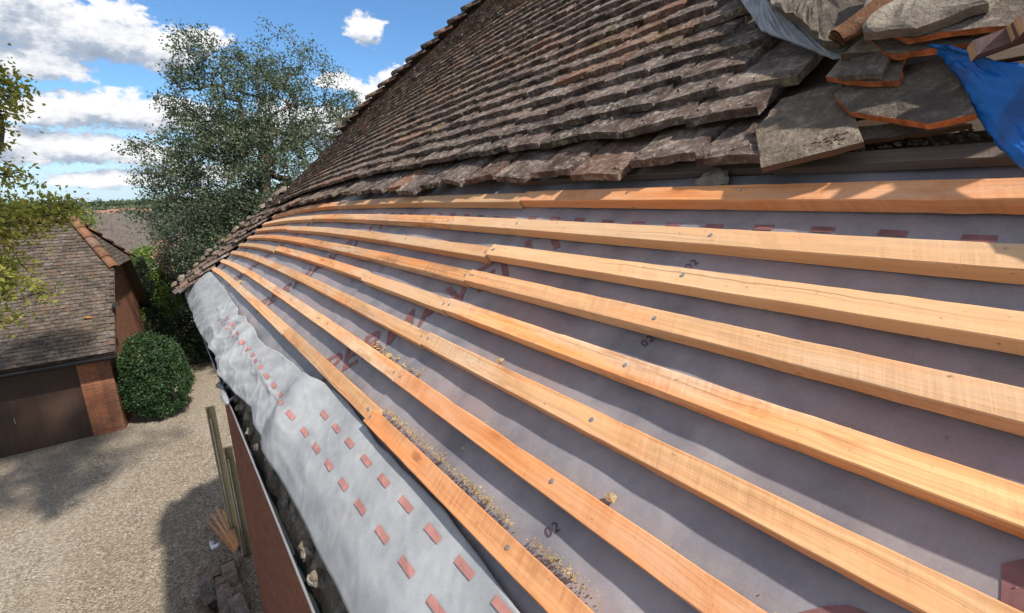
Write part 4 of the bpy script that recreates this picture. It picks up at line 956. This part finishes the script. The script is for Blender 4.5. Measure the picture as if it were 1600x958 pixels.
# shrubs and hedge between garage and house
def shrub(name, label, blobs, n, per, spread, size, mat, seed, cat='shrub', base=None):
    b = blobs[0]; base = base or (b[0], b[1], GZ)
    o = thing(name, label, cat, base); att = in_blobs(blobs, n, seed, 0.2)
    v, f = grow([base, (b[0], b[1], b[2] - b[5] * 0.5)], att[::3], seed, 0.006); under(mesh_obj('stems', v, f, M_BARK, o), o)
    under(leaves('foliage', att, spread, per, size, mat, o, seed, 0.3), o); return o
shrub('green_shrub', 'bright sunlit yellow-green shrub behind the garage gable', [(-0.35, 23, -2.55, .75, .9, .75), (-0.1, 23, -3.5, .9, .9, .8), (-0.5, 23, -4.4, .8, .9, 1.0)], 420, 40, 0.13, 0.055, M_LEAF_SHRUB, 21)
shrub('pink_dry_shrub', 'pale pinkish dry-leaved shrub standing between the green shrub and the tall tree', [(0.12, 22, -1.9, .28, .3, .55), (0.3, 22, -2.5, .25, .3, .4)], 110, 22, 0.08, 0.045, M_LEAF_PINK, 22)
shrub('lime_hedge', 'low sunlit lime green hedge above the dark hedge', [(-0.1, 26, -4.2, .9, .6, .35), (0.5, 26, -4.25, .9, .6, .35), (1.2, 26, -4.2, .9, .6, .4)], 300, 36, 0.12, 0.055, M_LEAF_SHRUB, 23, 'hedge', (0.3, 26, GZ))
shrub('shaded_hedge', 'very dark shaded hedge between the yew bush and the house corner', [(0.0, 19.5, -4.75, .75, .6, .85), (0.8, 19.5, -4.6, .9, .7, 1.0), (1.8, 19.5, -4.4, .9, .7, 1.2)], 420, 40, 0.12, 0.05, M_LEAF_DARK, 24, 'hedge')
shrub('dark_evergreen', 'dark evergreen mass under the tall tree beyond the house corner', [(1.6, 20.5, -2.7, 1.3, 1.2, 1.6), (2.9, 20.5, -2.2, 1.5, 1.2, 2.2), (0.95, 20.5, -3.4, .6, .8, .9)], 620, 40, 0.16, 0.06, M_LEAF_DARK, 25)
shrub('climbing_ivy', 'dark ivy climbing the back corner of the garage gable', [(-0.62, 19.9, -2.6, .2, .35, .8), (-0.60, 19.9, -4.1, .24, .35, 1.1), (-0.62, 19.6, -5.0, .25, .4, .6)], 240, 34, 0.07, 0.04, M_LEAF_DARK, 26, 'ivy')
shrub('garden_tree', 'mid green garden tree behind the garage ridge', [(-2.5, 24, -0.75, .75, .8, .40), (-3.7, 24, -0.6, 1.0, .8, .6)], 240, 30, 0.14, 0.06, M_LEAF_SHRUB, 27, 'tree')

# ------------------------------------------------------------------ garage
gar = thing('garage', 'brick garage with mossy tiled half-hipped roof and wide brown door', 'garage', (-3.5, 17.2, GZ))
def gp(o): o.parent = gar; return under(o, gar)
yf, eY, eZ, rY, rZ = 14.83, 14.42, -3.50, 17.28, -0.53
gp(box('brick_pier', -2.06, -1.692, yf, yf + 0.30, GZ - .02, -3.42, M_BRICK2))
gp(box('brick_pier', -9.5, -6.6, yf, yf + 0.30, GZ - .02, -3.42, M_BRICK2))
dr = gp(box('garage_door', -6.6, -2.06, yf + 0.06, yf + 0.10, GZ, -3.60, M_BROWNDOOR))
for i in range(1, 30): 
    o = box('door_board', -6.6 + 0.1513 * i - .074, -6.6 + .1513 * i + .074, yf + 0.056, yf + 0.060, GZ + 0.02, -3.62, M_BROWNDOOR, dr)
o = mesh_obj('door_handle', *tube_vf([(-3.3, yf + .055, -4.72), (-3.3, yf + .02, -4.72), (-3.3, yf + .02, -4.86), (-3.3, yf + .055, -4.86)], .008, 6), M_NAIL, dr)
gp(box('lintel', -6.6, -2.06, yf + 0.003, yf + 0.29, -3.60, -3.42, M_FASCIA))
gp(box('fascia', -9.6, -1.28, eY + 0.03, eY + 0.055, -3.67, -3.50, M_FASCIA))
v, f = tube_vf([(-9.6, eY - 0.02, -3.60), (-1.25, eY - 0.02, -3.60)], 0.05, 8); gp(mesh_obj('eaves_gutter', v, f, M_BLACK, smooth=True))
def gx(y): return -1.44 + (y - yf) * 0.118      # the gable wall leans away from the yard
def rz_(y): return eZ + (y - eY) * (rZ - eZ) / (rY - eY) if y <= rY else rZ - (y - rY) * (rZ - eZ) / (rY - eY)
yb = 19.75; hb = -1.66
prof = [(yf, GZ), (yf, rz_(yf) - .09), (16.18, hb - .1), (18.38, hb - .1), (yb, rz_(yb) - .09), (yb, GZ)]
V = [(gx(y), y, z) for y, z in prof] + [(gx(y) - 0.25, y, z) for y, z in prof]; n = len(prof)
F = [tuple(range(n)), tuple(range(n, 2 * n))[::-1]] + [(i, n + i, n + (i + 1) % n, (i + 1) % n) for i in range(n)]
uv = [(y, z) for y, z in prof] + [(y, z) for y, z in prof][::-1] + sum([[(gx(prof[i][0]), prof[i][1]), (gx(prof[i][0]) - .25, prof[i][1]), (gx(prof[(i + 1) % n][0]) - .25, prof[(i + 1) % n][1]), (gx(prof[(i + 1) % n][0]), prof[(i + 1) % n][1])] for i in range(n)], [])
gp(mesh_obj('gable_wall', V, F, M_BRICK3, uvs=uv))
gp(box('back_wall', -9.5, -1.2, yb, yb + .25, GZ, -3.3, M_BRICK2))
# roof boarding
def vx(y): return -1.26 + (y - eY) * 0.125
pf = [(-9.6, eY, eZ - .02), (vx(eY), eY, eZ - .02), (vx(16.2), 16.2, rz_(16.2) - .03), (-1.72, rY, rZ - .03), (-9.6, rY, rZ - .03)]
pb = [(-9.6, rY, rZ - .03), (-1.72, rY, rZ - .03), (vx(18.38), 18.38, rz_(18.38) - .03), (vx(20.1), 20.1, rz_(20.1) - .03), (-9.6, 20.1, rz_(20.1) - .03)]
ph = [(vx(16.2), 16.2, rz_(16.2) - .03), (vx(18.38), 18.38, rz_(18.38) - .03), (-1.72, rY, rZ - .03)]
V = pf + pb + ph; gp(mesh_obj('roof_boarding', V, [tuple(range(5)), tuple(range(5, 10)), (10, 11, 12)], M_DARKWOOD, uvs=[(p[0], p[1]) for p in V])).modifiers.new('thickness', 'SOLIDIFY').thickness = 0.06
slope_l = math.hypot(rY - eY, rZ - eZ); ct, st = (rY - eY) / slope_l, (rZ - eZ) / slope_l
tv, tf = tile_vf(91, nu=2, nv_=2, wd=0.166, ln=0.20, th=0.024)
V, F, Rr, no = [], [], [], 0; c = 0
while c * 0.1 < slope_l - 0.08:
    d = c * 0.1; y = eY + d * ct; xr = vx(y) if y < 16.25 else vx(16.2) + (-1.72 - vx(16.2)) * (y - 16.2) / (rY - 16.2)
    x = xr - 0.085 - (0.084 if c % 2 else 0)
    while x > -6.6:
        a = 0.20 + 0.04 * nz(x * 4, c * 3); cs, sn = math.cos(a), math.sin(a)
        rr = 0.03 * nz(x * 7, c * 2.1); h0 = 0.060 + 0.012 * nz(x * 5, c * 1.7) + 0.012 * nz(x * .5, c * .15); dd = 0.018 * nz(x * 6, c)
        for (lx, ly, lz) in tv:
            lx2 = lx * math.cos(rr) - ly * math.sin(rr); ly2 = ly * math.cos(rr) + lx * math.sin(rr) + dd
            yy = ly2 * cs + lz * sn; zz = -ly2 * sn + lz * cs + h0
            V.append((x + lx2, eY + (d + yy) * ct - zz * st, eZ + (d + yy) * st + zz * ct))
        F += [tuple(q + no for q in ff) for ff in tf]; Rr += [rng.random()] * len(tv); no += len(tv); x -= 0.168
    c += 1
o = gp(mesh_obj('roof_tiles', V, F, M_GTILE)); o['kind'] = 'stuff'; o.data.attributes.new('rnd', 'FLOAT', 'POINT').data.foreach_set('value', Rr)
# small tiles on the half hip
V, F, Rr, no = [], [], [], 0
A, B, Cc = np.array(ph[0]), np.array(ph[1]), np.array(ph[2]); nrm = np.cross(B - A, Cc - A); nrm /= np.linalg.norm(nrm); nrm = nrm if nrm[2] > 0 else -nrm; mid = (A + B) / 2; upv = (Cc - mid); HL = np.linalg.norm(upv); upv /= HL; al = (B - A) / np.linalg.norm(B - A); W_ = np.linalg.norm(B - A)
for c in range(int(HL / 0.1)):
    wv = W_ * (1 - c * 0.1 / HL); k = int(wv / 0.168)
    for i in range(k):
        q = mid + upv * (c * .1 - .03) + al * ((i - (k - 1) / 2) * 0.168 + (0.05 if c % 2 else 0)) + nrm * 0.05
        for lx, ly, lz in tv: V.append(q + al * lx + upv * (ly * .99 + lz * .12) + nrm * (lz - ly * .12))
        F += [tuple(z + no for z in ff) for ff in tf]; Rr += [rng.random()] * len(tv); no += len(tv)
o = gp(mesh_obj('hip_face_tiles', V, F, M_GTILE)); o['kind'] = 'stuff'; o.data.attributes.new('rnd', 'FLOAT', 'POINT').data.foreach_set('value', Rr)
def bonnets(name, a, b, n, mat):
    a, b = Vector(a), Vector(b); d = (b - a) / n
    for i in range(n):
        p0 = a + d * i; p1 = a + d * (i + 1.12); s_ = d.cross(Vector((0, 0, 1))).normalized(); u_ = s_.cross(d).normalized(); v, f = [], []
        for j, p in enumerate((p0 + Vector((0, 0, .025)), p1)):
            for q in range(7):
                an = math.pi * q / 6; r_ = 0.105 + (0.012 if j == 0 else 0); v.append(tuple(p + s_ * math.cos(an) * r_ + u_ * (math.sin(an) * r_ * .8 - .02)))
        f = [(q, q + 1, 8 + q, 7 + q) for q in range(6)]
        o = gp(mesh_obj(name, v, f, mat, smooth=True)); o.modifiers.new('t', 'SOLIDIFY').thickness = 0.015
bonnets('hip_tile', (vx(16.1) + 0.02, 16.1, rz_(16.1) + .04), (-1.72, rY, rZ + .05), 5, M_RIDGE)
bonnets('hip_tile', (vx(18.45) + 0.02, 18.45, rz_(18.45) + .04), (-1.72, rY + .02, rZ + .05), 5, M_RIDGE)
bonnets('ridge_tile', (-6.5, rY, rZ + .05), (-1.75, rY, rZ + .05), 11, M_RIDGE)
lmp = gp(mesh_obj('wall_lamp', *tube_vf([(gx(15.4), 15.4, -2.62), (gx(15.4) + .16, 15.3, -2.60), (gx(15.4) + .24, 15.2, -2.52), (gx(15.4) + .26, 15.0, -2.48)], [.02, .02, .05, .06], 7), M_BLACK))
# fallen yellow leaves / patch on the garage roof
for i, (x, y) in enumerate([(-1.66, 15.12)]):
    o = rock('fallen_leaf_clump', (x, y - .05, rz_(y) + .07), 0.05, i, simple('orange_leaf%d' % i, (0.34, 0.15, 0.03), 0.9), None, (1.6, .8, .5), 1)
    tag(o, ['orange fallen leaves on the garage roof near its right verge', 'orange fallen leaves higher up on the garage roof', 'small orange leaf clump just above the garage eaves'][i], 'leaves')

# ------------------------------------------------------------------ neighbour's house beyond and the far country
nb_ = thing('neighbour_house', 'long low neighbouring house with a broad grey-brown ribbed tile roof beyond the garage', 'house', (-1.2, 29, GZ))
def np_(o): o.parent = nb_; return under(o, nb_)
V, F, no = [], [], 0; n_c = 13
for c in range(n_c):
    y0 = 26 + 3.2 * c / n_c; y1 = 26 + 3.2 * (c + 1) / n_c; z0 = -2.15 + 1.52 * c / n_c; z1 = -2.15 + 1.52 * (c + 1) / n_c
    for k in range(20):
        xa = -4.6 + 7.6 * k / 20; xb = xa + 7.6 / 20 - 0.001; e = 0.02 * nz(k, c)
        v, f = box_vf(xa, xb, 0, 1, 0, 1, no); v = [(x, (y0 - .03) if y < .5 else y1, ((z0 + 0.15 + e if y < .5 else z1) if z > .5 else (z0 - .02 if y < .5 else z1 - .05))) for x, y, z in v]; V += v; F += f; no += 8
M_NTILE = tile_mat('neighbour_tile', (0.10, 0.088, 0.085), (0.16, 0.14, 0.13), (0.21, 0.19, 0.17), (0.13, 0.12, .07), (0.16, 0.12, 0.10), 0.4)
o = np_(mesh_obj('roof_tiles', V, F, M_NTILE)); o['kind'] = 'stuff'
np_(box('wall', -4.4, 2.8, 26.4, 32, GZ, -2.2, M_WHITE)); v = [(-4.6, 29.2, -.66), (3, 29.2, -.66), (3, 32.4, -2.15), (-4.6, 32.4, -2.15)]
np_(mesh_obj('back_roof', v, [(0, 1, 2, 3)], M_NTILE)); np_(box('window', -1.6, -0.9, 26.36, 26.395, -3.4, -2.5, M_GUT))
M_FARWALL = simple('far_render', (0.55, 0.45, 0.38), 0.8, 0.1); M_FARROOF = simple('far_roof', (0.22, 0.12, 0.09), 0.8, 0.2)
for i, (a_, d_, wd, ht, lab) in enumerate([(-3.9, 215, 7, 3.2, 'leftmost tiny farmhouse below the wooded skyline'), (-3.1, 205, 9, 3.0, 'tiny pale farm building in the middle of the distant row'), (-2.2, 220, 8, 3.4, 'tiny brown roofed house to the right of the pale farm building'), (-1.35, 232, 10, 3.0, 'rightmost tiny house of the distant row')]):
    x = d_ * math.tan(math.radians(a_)); z = GZ - 0.9
    h_ = thing('farmhouse', lab, 'house', (x, d_, z), 'tiny houses in the distance')
    o = box('wall', x - wd / 2, x + wd / 2, d_, d_ + 6, z - 1, z + ht * .55, M_FARWALL, h_); under(o, h_)
    v = [(x - wd / 2 - .3, d_ - .4, z + ht * .55), (x + wd / 2 + .3, d_ - .4, z + ht * .55), (x + wd / 2 + .3, d_ + 3, z + ht), (x - wd / 2 - .3, d_ + 3, z + ht), (x + wd / 2 + .3, d_ + 6.4, z + ht * .55), (x - wd / 2 - .3, d_ + 6.4, z + ht * .55)]
    o = mesh_obj('roof', v, [(0, 1, 2, 3), (3, 2, 4, 5)], M_FARROOF, h_); under(o, h_)
cs = []; r2 = np.random.default_rng(3)
for i in range(420):
    x = r2.uniform(-140, 160); y = 620 + r2.uniform(-25, 25); hgt = r2.uniform(2.5, 6.5) if i % 6 else r2.uniform(6, 9)
    for k in range(5): cs.append((x + r2.normal() * 1.2, y, GZ - 1.2 + hgt * (k + .5) / 5))
tl = leaves('distant_woodland', cs, 1.0, 6, 1.3, M_LEAF_BIG, None, 9); tag(tl, 'dark line of woodland along the skyline', kind='stuff')
cs = []
for i in range(260):
    a_ = math.radians(r2.uniform(-8, 4)); y = r2.choice([150, 185, 260, 330]) + r2.uniform(-8, 8); x = y * math.tan(a_)
    for k in range(3): cs.append((x + r2.normal(), y, GZ - .9 + r2.uniform(0, 2.6)))
tag(leaves('distant_hedgerows', cs, 0.7, 14, 0.55, M_LEAF_BIG, None, 10), 'dark hedgerows crossing the distant fields', kind='stuff')

# ------------------------------------------------------------------ things standing by the house corner
def channel_post(label, x0, y0, zt, wd, dp):
    """tall open-fronted timber channel: back board, two side boards, a cap on three edges and a pale pole standing inside"""
    o = thing('timber_channel_post', label, 'post', (x0, y0, GZ), 'pale timber channel posts at the house corner'); h = wd / 2
    for sx in (-1, 1): under(box('side_board', x0 + sx * h - .007, x0 + sx * h + .007, y0 - dp, y0, GZ, zt, M_YELWOOD, o), o)
    under(box('back_board', x0 - h + .007, x0 + h - .007, y0 - .014, y0 - .001, GZ, zt - 0.004, M_YELWOOD, o), o)
    under(box('cap_strip', x0 - h - .012, x0 + h + .012, y0 - .022, y0 + .010, zt, zt + .016, M_YELWOOD, o), o)
    for sx in (-1, 1): under(box('cap_strip', x0 + sx * h - .012, x0 + sx * h + .012, y0 - dp - .005, y0 - .0225, zt + .0005, zt + .0155, M_YELWOOD, o), o)
    under(mesh_obj('inner_pole', *tube_vf([(x0 - h + .028, y0 - dp * .55, GZ), (x0 - h + .028, y0 - dp * .55, zt - 0.16)], 0.015, 8), M_PALEPOLE, o, smooth=True), o)
    return o
M_PALEPOLE = simple('pale_highlight_pole', (0.78, 0.72, 0.64), 0.7, 0.2, 8, 60, 0.3)  # near-white colour stands in for a sunlit highlight down the pole
channel_post('taller open timber channel post standing at the house corner', 0.215, 8.25, -3.10, 0.105, 0.08)
channel_post('shorter open timber channel post in front of the taller one', 0.33, 8.0, -3.71, 0.105, 0.08)
labs = ['lying furthest left of the sheaf', 'second from the left in the sheaf', 'in the middle of the sheaf', 'lying on top of the sheaf', 'lying nearest the wall in the sheaf']
for i in range(5):
    a = Vector((0.16 + 0.012 * i, 7.35 + 0.03 * i, GZ + 0.55 + 0.02 * (i % 2))); b = Vector((-0.12 + 0.085 * i, 9.2 + 0.1 * (i % 3), GZ + 0.12 + 0.02 * i))
    tag(beam('orange_batten', a, b, 0.038, 0.025, M_RIDGE if False else M_BATTEN_RED, None, (0, 0, 1), M_ENDGRAIN), 'orange softwood batten ' + labs[i] + ' on the tile pile', 'batten', 'loose battens leaning on the tile pile')
tag(mesh_obj('plastic_pipe', *tube_vf([(-0.02, 8.05, GZ + .32), (-0.10, 8.2, GZ + .2), (-0.12, 8.6, GZ + .05)], .03, 8), M_WHITE, smooth=True), 'short white plastic pipe on the gravel beside the orange battens', 'pipe')
# stacks of old tiles on the gravel
stacks = [(-0.14, 7.62, 5, 0.1, 'back left stack'), (0.10, 7.55, 7, -0.1, 'stack beside the orange battens'), (-0.20, 7.25, 8, 0.35, 'left leaning row'), (0.08, 7.12, 12, 0.0, 'middle row against the wall'), (-0.27, 6.90, 7, 0.5, 'spilled left row'), (0.0, 6.75, 12, -0.2, 'central row'), (-0.34, 6.55, 6, 0.3, 'outermost left row'), (0.14, 6.45, 11, .1, 'nearest row by the wall')]
M_PILE = tile_mat('stacked_clay_tile', (0.16, 0.11, 0.09), (0.27, 0.21, 0.175), (0.42, 0.37, 0.32), (0.25, 0.22, 0.12), (0.36, 0.18, 0.11), 0.6)
PILE = []
for me_ in TMESH:
    m2 = me_.copy(); m2.name = 'stacked_tile'; m2.materials[0] = M_PILE; PILE.append(m2)
ORD = ['first', 'second', 'third', 'fourth', 'fifth', 'sixth', 'seventh', 'eighth', 'ninth', 'tenth', 'eleventh', 'twelfth']
stacks += [(-0.22, 7.1, 7, 0.3, 'upper left row'), (0.06, 7.05, 8, 0.1, 'upper middle row'), (-0.08, 6.80, 8, -0.1, 'upper central row'), (0.10, 6.50, 8, 0.2, 'upper nearest row')]
for k, (x, y, n, a0, nm) in enumerate(stacks):
    for i in range(n):
        o = bpy.data.objects.new('stacked_tile', PILE[(k * 5 + i) % NVAR]); link(o)
        flat_ = k in (0, 1); up = not flat_
        R_ = Matrix.Rotation(a0 + 0.22 * nz(i * 1.7, k), 4, 'Z') @ Matrix.Rotation(math.radians(42 + 12 * nz(i * 2.1, k)) if up else math.radians(8 * nz(i, k)), 4, 'X') @ Matrix.Rotation(math.radians(8 * nz(i * 3.3, k + 9)), 4, 'Y')
        p = Vector((x + 0.03 * nz(i * 3, k), y + (0.052 * (i - n / 2) if up else 0.02 * nz(i, 2)), GZ + (0.03 if up else 0.02 + 0.024 * i)))
        if k >= 8: p.z += 0.22
        if up and i % 3 == 2: p.z += 0.04; p.x += 0.05 * nz(i, k * 3)
        o.matrix_world = Matrix.Translation(p) @ R_
        tag(o, 'old clay tile, %s %s, %s of the pile' % (ORD[i], 'from far end' if up else 'from bottom', nm), 'roof tile', 'old tiles stacked on the gravel')
